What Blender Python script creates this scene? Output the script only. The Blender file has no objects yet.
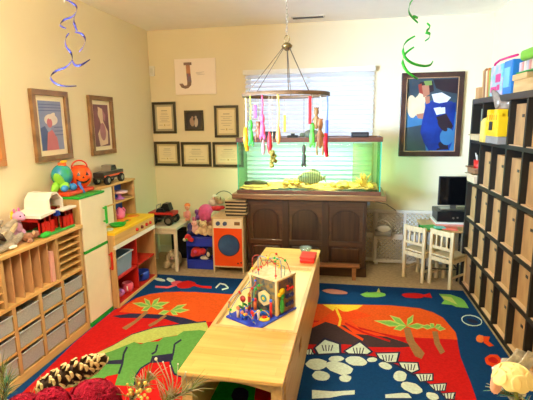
import bpy, bmesh, math, random
from mathutils import Vector, Matrix, Euler
random.seed(7)
PI = math.pi
SC = bpy.context.scene
COL = SC.collection

# ---------------------------------------------------------------- camera geometry
F_PX, CX, CY = 427.0, 266.5, 200.0
CAM = Vector((0, 0, 1.6))
AX = Vector((0.98397907, -0.01986241, 0.17717416))
AY = Vector((0.17781708, 0.18121486, -0.96723433))
AZ = Vector((-0.01289499, 0.98324293, 0.18184351))
def ray(x, y):
    v = Vector((x - CX, -(y - CY), -F_PX))
    return Vector((AX.dot(v), AY.dot(v), AZ.dot(v)))
def PZ(x, y, z=0.0):
    r = ray(x, y); return CAM + r * ((z - CAM.z) / r.z)
def PY(x, y, Y):
    r = ray(x, y); return CAM + r * (Y / r.y)
def PX(x, y, X):
    r = ray(x, y); return CAM + r * (X / r.x)

# ---------------------------------------------------------------- materials
def lin(c):
    o = []
    for v in c[:3]:
        v = v / 255.0
        o.append(v / 12.92 if v <= 0.04045 else ((v + 0.055) / 1.055) ** 2.4)
    return (o[0], o[1], o[2], 1.0)
MATS = {}
def mat(name, rgb, rough=0.6, metal=0.0, var=0.08, scale=8.0, bump=0.0, bscale=40.0, stretch=None, spec=0.4, rgb2=None, sheen=0.0, coat=0.0):
    if name in MATS: return MATS[name]
    m = bpy.data.materials.new(name); m.use_nodes = True
    nt = m.node_tree; b = nt.nodes['Principled BSDF']
    tc = nt.nodes.new('ShaderNodeTexCoord'); mp = nt.nodes.new('ShaderNodeMapping')
    nt.links.new(tc.outputs['Object'], mp.inputs['Vector'])
    if stretch: mp.inputs['Scale'].default_value = stretch
    nz = nt.nodes.new('ShaderNodeTexNoise'); nz.inputs['Scale'].default_value = scale; nz.inputs['Detail'].default_value = 4
    nt.links.new(mp.outputs['Vector'], nz.inputs['Vector'])
    cr = nt.nodes.new('ShaderNodeValToRGB')
    c = lin(rgb)
    if rgb2 is None:
        c1 = [max(0, v * (1 - var)) for v in c[:3]] + [1]; c2 = [min(1, v * (1 + var)) for v in c[:3]] + [1]
    else:
        c1 = list(c); c2 = list(lin(rgb2))
    cr.color_ramp.elements[0].position = 0.35; cr.color_ramp.elements[0].color = c1
    cr.color_ramp.elements[1].position = 0.65; cr.color_ramp.elements[1].color = c2
    nt.links.new(nz.outputs['Fac'], cr.inputs['Fac'])
    nt.links.new(cr.outputs['Color'], b.inputs['Base Color'])
    b.inputs['Roughness'].default_value = rough; b.inputs['Metallic'].default_value = metal
    b.inputs['Specular IOR Level'].default_value = spec
    if sheen: b.inputs['Sheen Weight'].default_value = sheen
    if coat: b.inputs['Coat Weight'].default_value = coat
    if bump:
        n2 = nt.nodes.new('ShaderNodeTexNoise'); n2.inputs['Scale'].default_value = bscale; n2.inputs['Detail'].default_value = 5
        nt.links.new(mp.outputs['Vector'], n2.inputs['Vector'])
        bp = nt.nodes.new('ShaderNodeBump'); bp.inputs['Strength'].default_value = bump; bp.inputs['Distance'].default_value = 0.01
        nt.links.new(n2.outputs['Fac'], bp.inputs['Height']); nt.links.new(bp.outputs['Normal'], b.inputs['Normal'])
    MATS[name] = m; return m
def emat(name, rgb, s):
    if name in MATS: return MATS[name]
    m = bpy.data.materials.new(name); m.use_nodes = True
    b = m.node_tree.nodes['Principled BSDF']
    b.inputs['Base Color'].default_value = lin(rgb); b.inputs['Emission Color'].default_value = lin(rgb); b.inputs['Emission Strength'].default_value = s
    MATS[name] = m; return m
def clear(name, tint, gloss=0.06, rough=0.02, opaque=0.0, orgb=(255,255,255)):
    """thin clear sheet: tinted see-through, a little mirror, optionally partly milky"""
    if name in MATS: return MATS[name]
    m = bpy.data.materials.new(name); m.use_nodes = True
    nt = m.node_tree; nt.nodes.clear()
    out = nt.nodes.new('ShaderNodeOutputMaterial')
    t = nt.nodes.new('ShaderNodeBsdfTransparent'); t.inputs[0].default_value = lin(tint)
    g = nt.nodes.new('ShaderNodeBsdfGlossy'); g.inputs['Roughness'].default_value = rough
    mx = nt.nodes.new('ShaderNodeMixShader'); mx.inputs[0].default_value = gloss
    nt.links.new(t.outputs[0], mx.inputs[1]); nt.links.new(g.outputs[0], mx.inputs[2])
    last = mx
    if opaque > 0:
        d = nt.nodes.new('ShaderNodeBsdfDiffuse'); 
        nz = nt.nodes.new('ShaderNodeTexNoise'); nz.inputs['Scale'].default_value = 12
        hs = nt.nodes.new('ShaderNodeMixRGB'); hs.inputs[1].default_value = lin(orgb); hs.inputs[2].default_value = lin([v * .8 for v in orgb])
        nt.links.new(nz.outputs['Fac'], hs.inputs[0]); nt.links.new(hs.outputs[0], d.inputs[0])
        m2 = nt.nodes.new('ShaderNodeMixShader'); m2.inputs[0].default_value = opaque
        nt.links.new(mx.outputs[0], m2.inputs[1]); nt.links.new(d.outputs[0], m2.inputs[2]); last = m2
    nt.links.new(last.outputs[0], out.inputs[0])
    MATS[name] = m; return m
def wood(name, a, b, rough=0.45, axis='y', scale=3.0, coat=0.0, spec=0.4):
    st = {'x': (1, 12, 12), 'y': (12, 1, 12), 'z': (12, 12, 1)}[axis]
    return mat(name, a, rough, rgb2=b, scale=scale, stretch=st, bump=0.05, bscale=8, coat=coat, spec=spec)

# ---------------------------------------------------------------- mesh builder
SPLIT = {'side_panel','slot_divider','upright_sheet_divider','paper_slot_shelf','bin_divider','bin_shelf','shelf','hutch_side','silicone_seam','turning_bead','red_bead','glass_panel','side_glass','ear','eye','paw','spot','burner','stile','rail','tips','button','foot','stick','window_panel','apron','stretcher','ball','leg','latch','stem'}
class MB:
    def __init__(s): s.bm = bmesh.new()
    def _fin(s, fs, m, sm):
        for f in fs: f.material_index = m; f.smooth = sm
    def box(s, c, d, rot=None, bev=0.0, m=0):
        n0 = set(s.bm.faces)
        r = bmesh.ops.create_cube(s.bm, size=1.0)
        vs = r['verts']
        bmesh.ops.scale(s.bm, vec=Vector(d), verts=vs)
        if bev:
            es = list({e for v in vs for e in v.link_edges})
            r2 = bmesh.ops.bevel(s.bm, geom=es, offset=min(bev, min(d) * .45), segments=2, affect='EDGES', profile=0.5)
            vs = list({v for f in s.bm.faces if f not in n0 for v in f.verts})
        if rot is not None:
            R = Euler(rot).to_matrix() if not isinstance(rot, Matrix) else rot
            bmesh.ops.rotate(s.bm, cent=(0,0,0), matrix=R, verts=vs)
        bmesh.ops.translate(s.bm, vec=Vector(c), verts=vs)
        s._fin([f for f in s.bm.faces if f not in n0], m, False); return s
    def bb(s, x0, x1, y0, y1, z0, z1, bev=0.0, m=0):
        return s.box(((x0+x1)/2, (y0+y1)/2, (z0+z1)/2), (abs(x1-x0), abs(y1-y0), abs(z1-z0)), None, bev, m)
    def cyl(s, p0, p1, r0, r1=None, seg=16, m=0, sm=True):
        p0 = Vector(p0); p1 = Vector(p1); r1 = r0 if r1 is None else r1
        d = p1 - p0; L = d.length
        n0 = set(s.bm.faces)
        r = bmesh.ops.create_cone(s.bm, cap_ends=True, segments=seg, radius1=r0, radius2=r1, depth=L)
        q = d.to_track_quat('Z', 'Y').to_matrix().to_4x4(); q.translation = (p0 + p1) / 2
        bmesh.ops.transform(s.bm, matrix=q, verts=r['verts'])
        for f in s.bm.faces:
            if f not in n0: f.material_index = m; f.smooth = sm and len(f.verts) == 4
        return s
    def ell(s, c, r, rot=None, seg=16, m=0, jit=0.0):
        n0 = set(s.bm.faces)
        if not hasattr(r, '__len__'): r = (r, r, r)
        o = bmesh.ops.create_uvsphere(s.bm, u_segments=seg, v_segments=max(6, int(seg * .65)), radius=1.0)
        for v in o['verts']:
            if jit: v.co *= 1 + random.uniform(-jit, jit)
            v.co = Vector((v.co.x * r[0], v.co.y * r[1], v.co.z * r[2]))
        if rot is not None: bmesh.ops.rotate(s.bm, cent=(0,0,0), matrix=Euler(rot).to_matrix() if not isinstance(rot, Matrix) else rot, verts=o['verts'])
        bmesh.ops.translate(s.bm, vec=Vector(c), verts=o['verts'])
        s._fin([f for f in s.bm.faces if f not in n0], m, True); return s
    def tube(s, pts, r, seg=8, m=0, closed=False, rr=None):
        pts = [Vector(p) for p in pts]; n = len(pts); rings = []
        up = Vector((0, 0, 1)); prev = None
        for i, p in enumerate(pts):
            a = pts[(i-1) % n] if (closed or i > 0) else p
            b = pts[(i+1) % n] if (closed or i < n-1) else p
            t = (b - a).normalized()
            if prev is None:
                x = t.cross(up)
                if x.length < 1e-3: x = t.cross(Vector((1, 0, 0)))
            else:
                x = prev - t * prev.dot(t)
                if x.length < 1e-4: x = t.cross(up)
            x.normalize(); prev = x; y = t.cross(x)
            R = rr[i] if rr else r
            rings.append([s.bm.verts.new(p + x * math.cos(2*PI*k/seg) * R + y * math.sin(2*PI*k/seg) * R) for k in range(seg)])
        fs = []
        for i in range(n if closed else n - 1):
            A, B = rings[i], rings[(i+1) % n]
            for k in range(seg): fs.append(s.bm.faces.new((A[k], A[(k+1) % seg], B[(k+1) % seg], B[k])))
        if not closed:
            fs.append(s.bm.faces.new(list(reversed(rings[0])))); fs.append(s.bm.faces.new(rings[-1]))
        s._fin(fs, m, True); return s
    def lathe(s, prof, c=(0,0,0), seg=24, m=0, rot=None):
        rings = []; nv = []
        for (r, z) in prof:
            ring = [s.bm.verts.new((max(r, 1e-4) * math.cos(2*PI*k/seg), max(r, 1e-4) * math.sin(2*PI*k/seg), z)) for k in range(seg)]
            rings.append(ring); nv += ring
        fs = []
        for A, B in zip(rings, rings[1:]):
            for k in range(seg): fs.append(s.bm.faces.new((A[k], A[(k+1) % seg], B[(k+1) % seg], B[k])))
        if rot is not None: bmesh.ops.rotate(s.bm, cent=(0,0,0), matrix=Euler(rot).to_matrix(), verts=nv)
        bmesh.ops.translate(s.bm, vec=Vector(c), verts=nv)
        s._fin(fs, m, True); return s
    def prism(s, pts, off, m=0, sm=False):
        """closed 3D polygon extruded by vector off"""
        off = Vector(off); pts = [Vector(p) for p in pts]
        a = [s.bm.verts.new(p) for p in pts]; b = [s.bm.verts.new(p + off) for p in pts]
        fs = [s.bm.faces.new(a), s.bm.faces.new(list(reversed(b)))]
        n = len(a)
        for i in range(n): fs.append(s.bm.faces.new((a[i], b[i], b[(i+1) % n], a[(i+1) % n])))
        s._fin(fs, m, sm)
        return s
    def flat(s, pts, m=0):
        f = s.bm.faces.new([s.bm.verts.new(Vector(p)) for p in pts]); f.material_index = m
        return s
    def ribbon(s, pts, w, wdir, m=0, th=0.0008):
        pts = [Vector(p) for p in pts]; L = []
        for i, p in enumerate(pts):
            t = (pts[min(i+1, len(pts)-1)] - pts[max(i-1, 0)]).normalized()
            wd = wdir(i / (len(pts)-1)) if callable(wdir) else Vector(wdir)
            wd = (wd - t * wd.dot(t)).normalized(); nn = t.cross(wd)
            W = w(i / (len(pts)-1)) if callable(w) else w
            L.append([s.bm.verts.new(p + wd * W/2 * a + nn * th/2 * b) for a, b in ((1,1),(1,-1),(-1,-1),(-1,1))])
        fs = []
        for A, B in zip(L, L[1:]):
            for k in range(4): fs.append(s.bm.faces.new((A[k], A[(k+1)%4], B[(k+1)%4], B[k])))
        fs.append(s.bm.faces.new(L[0])); fs.append(s.bm.faces.new(list(reversed(L[-1]))))
        s._fin(fs, m, True); return s
    def islands(s):
        seen = set(); out = []
        for v in s.bm.verts:
            if v in seen: continue
            st = [v]; seen.add(v); isl = []
            while st:
                a = st.pop(); isl.append(a)
                for e in a.link_edges:
                    o = e.other_vert(a)
                    if o not in seen: seen.add(o); st.append(o)
            out.append(isl)
        return out
    def done(s, name, mats, parent=None, local=False, fix=True, mods=None):
        if name in SPLIT and parent is not None:
            s.bm.verts.index_update(); isl = s.islands()
            if len(isl) > 1:
                last = None
                for I in isl:
                    q = MB(); mp = {v: q.bm.verts.new(v.co) for v in I}
                    for f in {f for v in I for f in v.link_faces}:
                        nf = q.bm.faces.new([mp[v] for v in f.verts]); nf.material_index = f.material_index; nf.smooth = f.smooth
                    last = q._done(name, mats, parent, local, fix)
                s.bm.free(); return last
        return s._done(name, mats, parent, local, fix, mods)
    def _done(s, name, mats, parent=None, local=False, fix=True, mods=None):
        if fix: bmesh.ops.recalc_face_normals(s.bm, faces=s.bm.faces[:])
        if parent is not None and not local:
            bmesh.ops.transform(s.bm, matrix=parent.matrix_basis.inverted() if parent.parent is None else (parent.parent.matrix_basis @ parent.matrix_basis).inverted(), verts=s.bm.verts[:])
        me = bpy.data.meshes.new(name)
        loc = Vector((0, 0, 0))
        if parent is None and not local and len(s.bm.verts):
            xs = [v.co for v in s.bm.verts]
            loc = Vector(((min(v.x for v in xs)+max(v.x for v in xs))/2, (min(v.y for v in xs)+max(v.y for v in xs))/2, min(v.z for v in xs)))
            bmesh.ops.translate(s.bm, vec=-loc, verts=s.bm.verts[:])
        s.bm.to_mesh(me); s.bm.free()
        o = bpy.data.objects.new(name, me); COL.objects.link(o); o.location = loc
        for m in (mats if isinstance(mats, (list, tuple)) else [mats]): me.materials.append(m)
        if parent is not None: o.parent = parent
        return o
LABELS = set()
def tag(o, label, cat, group=None, kind=None):
    o['label'] = label; o['category'] = cat
    if group: o['group'] = group
    if kind: o['kind'] = kind
    return o
def thing(name, label, cat, loc=(0,0,0), rz=0.0, group=None):
    o = bpy.data.objects.new(name, None); COL.objects.link(o)
    o.location = loc; o.rotation_euler = (0, 0, rz); o.empty_display_size = .05
    o.matrix_basis = Matrix.Translation(Vector(loc)) @ Matrix.Rotation(rz, 4, 'Z')
    return tag(o, label, cat, group)
def struct(mb, name, mats):
    o = mb.done(name, mats); o['kind'] = 'structure'; return o
def copy_tree(o, parent=None):
    c = o.copy(); COL.objects.link(c)
    if parent: c.parent = parent
    for ch in [x for x in COL.objects if x.parent == o]: copy_tree(ch, c)
    return c

# colours
PINE = wood('pine_wood', (226,186,120), (206,162,96), coat=.1)
PINEX = wood('pine_wood_cross', (226,186,120), (206,162,96), axis='x')
PINEZ = wood('pine_wood_upright', (200,164,112), (182,145,95), axis='z')
TABLEW = wood('maple_wood', (236,192,116), (222,172,94), rough=.32, axis='x', scale=2.2, coat=.25)
# boards of slightly different tone, laid across the table
_n = TABLEW.node_tree; _b = _n.nodes['Principled BSDF']; _tc = _n.nodes.new('ShaderNodeTexCoord'); _br = _n.nodes.new('ShaderNodeTexBrick')
_br.inputs['Scale'].default_value = 1.0; _br.inputs['Brick Width'].default_value = .42; _br.inputs['Row Height'].default_value = .062; _br.inputs['Mortar Size'].default_value = .0006
_br.inputs['Color1'].default_value = (1,1,1,1); _br.inputs['Color2'].default_value = (.86,.82,.74,1); _br.inputs['Mortar'].default_value = (.6,.5,.4,1)
_n.links.new(_tc.outputs['Object'], _br.inputs['Vector']); _mx = _n.nodes.new('ShaderNodeMixRGB'); _mx.blend_type = 'MULTIPLY'; _mx.inputs[0].default_value = .8
_src = _b.inputs['Base Color'].links[0].from_socket; _n.links.new(_src, _mx.inputs[1]); _n.links.new(_br.outputs['Color'], _mx.inputs[2]); _n.links.new(_mx.outputs[0], _b.inputs['Base Color'])
TABLEY = wood('maple_side', (222,182,120), (205,162,100), rough=.4, axis='y')
TRAYW = mat('tray_laminate', (248,218,150), .35, var=.03)
DARKW = wood('walnut_stain', (66,44,24), (46,30,16), rough=.4, axis='z', coat=.2)
DARKX = wood('walnut_rail', (80,54,30), (62,42,24), rough=.4, axis='x', coat=.2)
BLACK = mat('black_frame', (30,27,22), .55, var=.2)
WHITE = mat('white_paint', (235,232,222), .5, var=.03)
CREAM = mat('cream_laminate', (244,236,208), .4, var=.02)
GREEN = mat('bright_green', (30,160,50), .4, var=.06)
RED = mat('toy_red', (200,34,24), .4, var=.08)
BLUE = mat('toy_blue', (28,60,170), .4, var=.08)
YELLOW = mat('toy_yellow', (245,200,30), .4, var=.06)
ORANGE = mat('toy_orange', (240,100,30), .4, var=.05)
PINK = mat('toy_pink', (232,120,170), .5, var=.08)
PURPLE = mat('toy_purple', (190,120,210), .5, var=.08)
STEEL = mat('steel', (170,165,155), .3, metal=.9, var=.05)
DGREY = mat('dark_grey', (60,60,60), .5, var=.1)
SMOKE = mat('black_plastic', (22,22,24), .35, var=.1)

# ================================================================ SETTING
XL, XR, YB, HC = -2.26, 1.447, 4.85, 2.635
YF = -1.6
WALL = mat('wall_paint', (234,222,188), .75, var=.015, scale=2, bump=.03, bscale=120, spec=.2)
CEIL = mat('ceiling_paint', (252,249,242), .85, var=.01, bump=.05, bscale=90, spec=.1)
CARPET = mat('beige_carpet', (188,166,128), .95, var=.12, scale=30, bump=.6, bscale=400, spec=.05)
struct(MB().bb(XL-.1, XR+.1, YF-.1, YB+.1, -.1, 0), 'floor', CARPET)
struct(MB().bb(XL-.1, XR+.1, YF-.1, YB+.1, HC, HC+.1), 'ceiling', CEIL)
LWN = (.95, 1.85, .95, 2.25)  # unseen left window opening, added to let cool fill onto the right side
w = MB()
w.bb(XL-.1, XL, YF, LWN[0], 0, HC); w.bb(XL-.1, XL, LWN[1], YB, 0, HC); w.bb(XL-.1, XL, LWN[0], LWN[1], 0, LWN[2]); w.bb(XL-.1, XL, LWN[0], LWN[1], LWN[3], HC)
struct(w, 'wall_left', WALL)
struct(MB().bb(XR, XR+.1, YF, YB, 0, HC), 'wall_right', WALL)
WX0, WX1, WZ0, WZ1 = -1.10, .29, .72, 2.14
w = MB()
w.bb(XL-.1, WX0, YB, YB+.12, 0, HC); w.bb(WX1, XR+.1, YB, YB+.12, 0, HC); w.bb(WX0, WX1, YB, YB+.12, 0, WZ0); w.bb(WX0, WX1, YB, YB+.12, WZ1, HC)
struct(w, 'wall_back', WALL)
struct(MB().bb(XL-.1, XR+.1, YF-.1, YF, 0, HC), 'wall_rear', WALL)
struct(MB().bb(XL, XR, .36, .64, 0, 1.0), 'wall_front', WALL)
struct(MB().bb(XL, XR, .33, .67, 1.0, 1.055, bev=.006), 'trim_1', WHITE)
BASEM = mat('baseboard_paint', (232,224,200), .5, var=.02)
struct(MB().bb(XL, XR, YB-.014, YB, 0, .09, bev=.004), 'baseboard_back', BASEM)
struct(MB().bb(XL, XL+.014, .67, YB-.014, 0, .09, bev=.004), 'baseboard_left', BASEM)
struct(MB().bb(XR-.014, XR, .67, YB-.014, 0, .09, bev=.004), 'baseboard_right', BASEM)
# windows: frame + pane; back one has a horizontal blind, left one is added
GLASS = clear('window_glass', (250,252,255), .05)
def window(name, x0, x1, z0, z1, y):
    fr = MB()
    for a in (x0+.02, (x0+x1)/2, x1-.02): fr.box((a, y, (z0+z1)/2), (.04, .05, z1-z0), bev=.004)
    for a in (z0+.02, z1-.02): fr.box(((x0+x1)/2, y, a), (x1-x0, .05, .04), bev=.004)
    f = struct(fr, name, WHITE)
    g = MB().bb(x0+.04, x1-.04, y-.003, y+.003, z0+.04, z1-.04).done('pane', GLASS, f)
    return f
window('window_1', WX0, WX1, WZ0, WZ1, YB+.085)
fr_ = MB()
for a in (LWN[0]+.02, LWN[1]-.02): fr_.box((XL-.06, a, (LWN[2]+LWN[3])/2), (.05, .04, LWN[3]-LWN[2]), bev=.004)
for a in (LWN[2]+.02, LWN[3]-.02, (LWN[2]+LWN[3])/2): fr_.box((XL-.06, (LWN[0]+LWN[1])/2, a), (.05, LWN[1]-LWN[0], .04), bev=.004)
f2 = struct(fr_, 'added_window', WHITE)
MB().bb(XL-.063, XL-.057, LWN[0]+.04, LWN[1]-.04, LWN[2]+.04, LWN[3]-.04).done('pane', GLASS, f2)
BLIND = bpy.data.materials.new('blind_slat'); BLIND.use_nodes = True
nt = BLIND.node_tree; nt.nodes.clear()
_o = nt.nodes.new('ShaderNodeOutputMaterial'); _d = nt.nodes.new('ShaderNodeBsdfDiffuse'); _t = nt.nodes.new('ShaderNodeBsdfTranslucent'); _m = nt.nodes.new('ShaderNodeMixShader')
_d.inputs[0].default_value = lin((240,240,240)); _t.inputs[0].default_value = lin((225,232,250)); _m.inputs[0].default_value = .35
nt.links.new(_d.outputs[0], _m.inputs[1]); nt.links.new(_t.outputs[0], _m.inputs[2]); nt.links.new(_m.outputs[0], _o.inputs[0])
bl = thing('window_blind', 'white horizontal slat blind lowered over the bright back window', 'window blind', (-.405, YB-.04, WZ0-.1))
MB().bb(-1.125, .305, YB-.075, YB-.002, 2.105, 2.155, bev=.004).done('head_rail', WHITE, bl)
sl = MB(); zz = 2.08
while zz > .66:
    sl.box((-.405, YB-.035, zz), (1.40, .056, .003), rot=(math.radians(42), 0, 0)); zz -= .050
sl.done('slats', BLIND, bl)
MB().bb(-1.10, .29, YB-.06, YB-.015, .63, .65, bev=.004).done('bottom_rail', WHITE, bl)
lc = MB()
for x in (-.95, -.405, .14): lc.cyl((x, YB-.064, .64), (x, YB-.064, 2.12), .0012, seg=6)
lc.done('lift_cord', WHITE, bl)
# vent in the ceiling
vt = thing('ceiling_vent', 'narrow grey air vent in the white ceiling near the back window', 'vent', (-.39, 4.60, HC-.012))
MB().bb(-.56, -.22, 4.56, 4.64, HC-.008, HC, bev=.002).done('vent_frame', mat('vent_paint', (205,200,185), .5), vt)
v = MB()
for k in range(5): v.box((-.39, 4.573+k*.0135, HC-.010), (.31, .006, .004))
v.done('vent_slats', DGREY, vt)
UPLIGHT_W, BULB_W, DAY_W, COOL_FILL_W, TANK_W, SKY, EXPO = 90, 96, 27, 78, 26, 1.25, 0.2
# ================================================================ RUG
RCOL = [(16,56,104),(188,28,28),(218,84,32),(90,146,72),(184,194,104),(40,40,66),(64,48,52),(244,200,60),(226,72,28),(120,176,84),(150,110,70),(212,226,214),(214,90,100),(24,165,36),(232,120,60),(190,120,110)]
RM = [mat('rug_pile_%d' % i, c, .95, var=.10, scale=60, bump=.4, bscale=350, spec=.05) for i, c in enumerate(RCOL)]
NAVY, RRED, RORG, RGRN, RYG, RDRK, RVOL, RYEL, RLAV, RLEAF, RTRUNK, RPALE, RPNK, RBG, ROR2, RBRN = range(16)
rug = MB()
RX0, RX1, RY0, RY1, RT = -1.945, 1.125, -.05+.75, 4.055, .010
rug.bb(RX0, RX1, RY0, RY1, 0, RT, bev=.003, m=NAVY)
lay = [0]
def rp(pts, m, tr=None):
    """one patch of rug pattern, traced where it lies on the floor"""
    lay[0] += 1
    z = RT + .00004 * lay[0]
    q = []
    for p in pts:
        if tr: p = (tr[0] + p[0] / tr[2], tr[1] + p[1] / tr[2])
        w_ = PZ(p[0], p[1], RT)
        q.append((min(max(w_.x, RX0+.01), RX1-.01), min(max(w_.y, RY0+.01), RY1-.01), z))
    rug.flat(q, m)
def rel(cx, cy, rx, ry, m, tr=None, rot=0, n=14, wob=.08):
    pts = []
    for k in range(n):
        a = 2*PI*k/n; r = 1 + random.uniform(-wob, wob)
        x, y = rx*math.cos(a)*r, ry*math.sin(a)*r
        pts.append((cx + x*math.cos(rot) - y*math.sin(rot), cy + x*math.sin(rot) + y*math.cos(rot)))
    rp(pts, m, tr)
def wl(pts, wd, m, tr):
    """a drawn line of the pattern"""
    for (a, b) in zip(pts, pts[1:]):
        dx, dy = b[0]-a[0], b[1]-a[1]; L = math.hypot(dx, dy) or 1; nx, ny = -dy/L*wd/2, dx/L*wd/2
        rp([(a[0]+nx, a[1]+ny), (b[0]+nx, b[1]+ny), (b[0]-nx, b[1]-ny), (a[0]-nx, a[1]-ny)], m, tr)
# left half
T1 = (75, 260, 3.553); T2 = (80, 320, 4.44)
rp([(76,341),(20,395),(-60,460),(300,440),(262,290),(225,295),(180,291.5),(150,294),(136,298),(126,304),(114,310)], RRED)
rp([(119,312),(128,304),(138,297.5),(150,294),(165,292),(195,292),(250,295.5),(240,318),(199,323),(180,317),(168,315),(150,314)], RORG)
rp([(112,316),(130,313.5),(150,314),(168,315),(185,318),(200,322.5),(180,324),(165,319),(140,318),(120,318)], RDRK)
for c, leafs in (((151,306.5), [(132,303),(144,298),(160,297.5),(170,302),(141,311),(164,308)]), ((170,311), [(187,304),(190,310),(178,315),(158,314)])):
    for (lx, ly) in leafs:
        mx_, my_ = (c[0]+lx)/2, (c[1]+ly)/2; dx, dy = lx-c[0], ly-c[1]; L = math.hypot(dx, dy); nx, ny = -dy/L, dx/L
        rp([c, (mx_+nx*2.6, my_+ny*2.6), (lx, ly), (mx_-nx*2.6, my_-ny*2.6)], RYG)
        rp([c, (mx_+nx*1.4, my_+ny*1.4), (lx*.85+c[0]*.15, ly*.85+c[1]*.15), (mx_-nx*1.4, my_-ny*1.4)], RLEAF)
rp([(145,311),(149,312),(136,323),(126,330),(122,328),(134,321)], RTRUNK)
rp([(164,315),(167,316),(156,324),(150,327),(148,325),(157,320)], RTRUNK)
rp([(60,160),(150,115),(230,68),(330,38),(450,22),(560,10),(560,40),(533,45),(480,55),(370,75),(290,105),(240,100),(150,140),(100,155),(40,200)], RDRK, (80,318.6,4.44))
rp([(20,180),(60,155),(150,112),(230,66),(330,36),(450,21),(560,10),(600,120),(480,60),(370,78),(290,104),(240,100),(150,140),(90,170)], RYG, T2)
rp([(-40,230),(60,165),(150,135),(240,98),(270,108),(300,98),(350,95),(370,78),(430,70),(460,50),(533,45),(600,60),(600,140),(500,180),(450,238),(470,260),(420,246),(415,215),(400,190),(415,150),(320,165),(310,190),(270,215),(250,250),(240,295),(155,290),(170,240),(120,250),(60,290),(-60,300)], RGRN, T2)
rp([(320,160),(415,148),(412,178),(395,186),(310,192)], RDRK, T2)
rp([(60,186),(190,176),(188,196),(100,198)], RDRK, T2)
wl([(210,120),(194,150),(188,195),(172,240)], 9, RDRK, T2); wl([(345,110),(336,142),(318,152)], 8, RDRK, T2); wl([(450,88),(420,108),(414,150),(400,190),(418,240),(470,262)], 8, RDRK, T2)
wl([(310,190),(270,215),(246,250),(242,290)], 7, RDRK, T2)
rp([(195,374),(292,374),(292,450),(185,450)], RBG)
rel(240,396,9,9,RDRK)
# far border animals, left
rel(83,68,16,7,RPALE,(147.5,261,3.553*1.0),.3); rel(160,80,24,9,RPNK,(147.5-15,261,3.553)); 
wl([(285,95),(330,98),(360,88)], 7, RPNK, T1); rel(395,88,34,13,RRED,T1,-.1); wl([(420,88),(450,96),(485,98)], 8, RRED, T1); rel(300,70,22,5,RPALE,T1,.2)
wl([(500,100),(515,84),(533,88),(545,100),(522,106)], 5, RPALE, T1)
# right half
T3 = (300, 280, 3.33); T4 = (433, 300, 4.0)
rp([(300,304),(345,304.6),(390,305.5),(420,308.5),(433,312.5),(443,318),(455.5,332.5),(460.5,357.5),(470.5,382.5),(480,410),(490,440),(250,440),(262,330)], RRED)
rp([(300,304),(345,304.6),(390,305.5),(420,308.5),(433,312.5),(443,318),(455.5,332.5),(457.5,340),(430,338.5),(400,337),(380,333),(340,322),(300,320)], RORG)
rp([(75,82),(210,84),(190,98),(160,106),(110,104)], RYEL, T3)
rp([(0,150),(60,140),(110,105),(120,92),(150,110),(180,100),(240,120),(170,135),(200,165),(260,178),(330,202),(300,212),(0,215)], RLAV, T3)
rp([(0,190),(45,158),(85,140),(118,150),(150,152),(180,180),(240,185),(290,190),(340,206),(385,222),(330,226),(230,224),(150,215),(60,216),(0,214)], RVOL, T3)
wl([(125,150),(160,172),(210,200)], 8, RLAV, T3); wl([(150,145),(210,175),(300,205)], 6, RRED, T3); wl([(120,95),(135,130),(130,155)], 8, RYEL, T3)
def palm(c, leafs, k):
    for (lx, ly) in leafs:
        mx_, my_ = (c[0]+lx)/2, (c[1]+ly)/2; dx, dy = lx-c[0], ly-c[1]; L = math.hypot(dx, dy); nx, ny = -dy/L, dx/L
        rp([c, (mx_+nx*k, my_+ny*k), (lx, ly), (mx_-nx*k, my_-ny*k)], RYG, T3)
        rp([c, (mx_+nx*k*.6, my_+ny*k*.6), (lx*.88+c[0]*.12, ly*.88+c[1]*.12), (mx_-nx*k*.6, my_-ny*k*.6)], RLEAF, T3)
rp([(345,160),(366,160),(382,205),(415,245),(405,264),(383,255),(355,205)], RTRUNK, T3)
rp([(440,172),(458,172),(466,210),(483,240),(468,249),(448,215)], RTRUNK, T3)
palm((355,155), [(245,136),(298,118),(378,116),(425,155),(310,165)], 11)
palm((448,160), [(400,155),(432,145),(486,165),(470,150)], 9)
rp([(-60,262),(20,248),(100,240),(200,248),(262,258),(330,286),(400,326),(460,366),(520,420),(560,480),(-60,480)], RDRK, T3)
rp([(-60,268),(20,254),(100,246),(200,254),(262,264),(328,292),(396,331),(455,371),(515,425),(550,480),(-60,480)], NAVY, T3)
plates = [[(48,228),(82,197),(132,214),(134,246),(60,250)], [(148,238),(200,206),(239,240),(226,249),(160,247)], [(253,245),(330,243),(322,276),(290,277),(263,262)], [(328,275),(392,277),(397,301),(372,312),(338,293)], [(383,315),(442,314),(442,336),(400,341)], [(428,350),(487,346),(482,371),(450,372)], [(472,380),(518,377),(513,400),(485,398)], [(8,238),(38,231),(47,250),(8,252)]]
for pl in plates:
    cx_ = sum(p[0] for p in pl)/len(pl); cy_ = sum(p[1] for p in pl)/len(pl)
    rp([(cx_+(p[0]-cx_)*1.12, cy_+(p[1]-cy_)*1.15) for p in pl], RDRK, T3); rp([(cx_+(p[0]-cx_)*.92, cy_+(p[1]-cy_)*.88) for p in pl], RPALE, T3)
    for k in (-.45, -.15, .15, .45): wl([(cx_+k*26, cy_+11), (cx_+k*40, cy_-9)], 3.4, RDRK, T3)
for e in [(55,282,36,19,0),(132,296,46,20,.25),(120,265,26,10,0),(188,272,36,16,.15),(70,322,31,17,.1),(150,330,21,12,0),(240,268,17,8,0),(285,288,23,11,.3),(333,322,22,18,.2),(372,362,36,17,.35),(440,390,22,12,.3)]:
    rel(e[0], e[1], e[2], e[3], RPALE, T3, e[4])
rp([(40,369),(110,374),(182,370),(182,384),(140,387),(100,395),(40,398)], RPALE, T3); rp([(284,384),(340,379),(360,381),(372,396),(284,396)], RPALE, T3)
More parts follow.
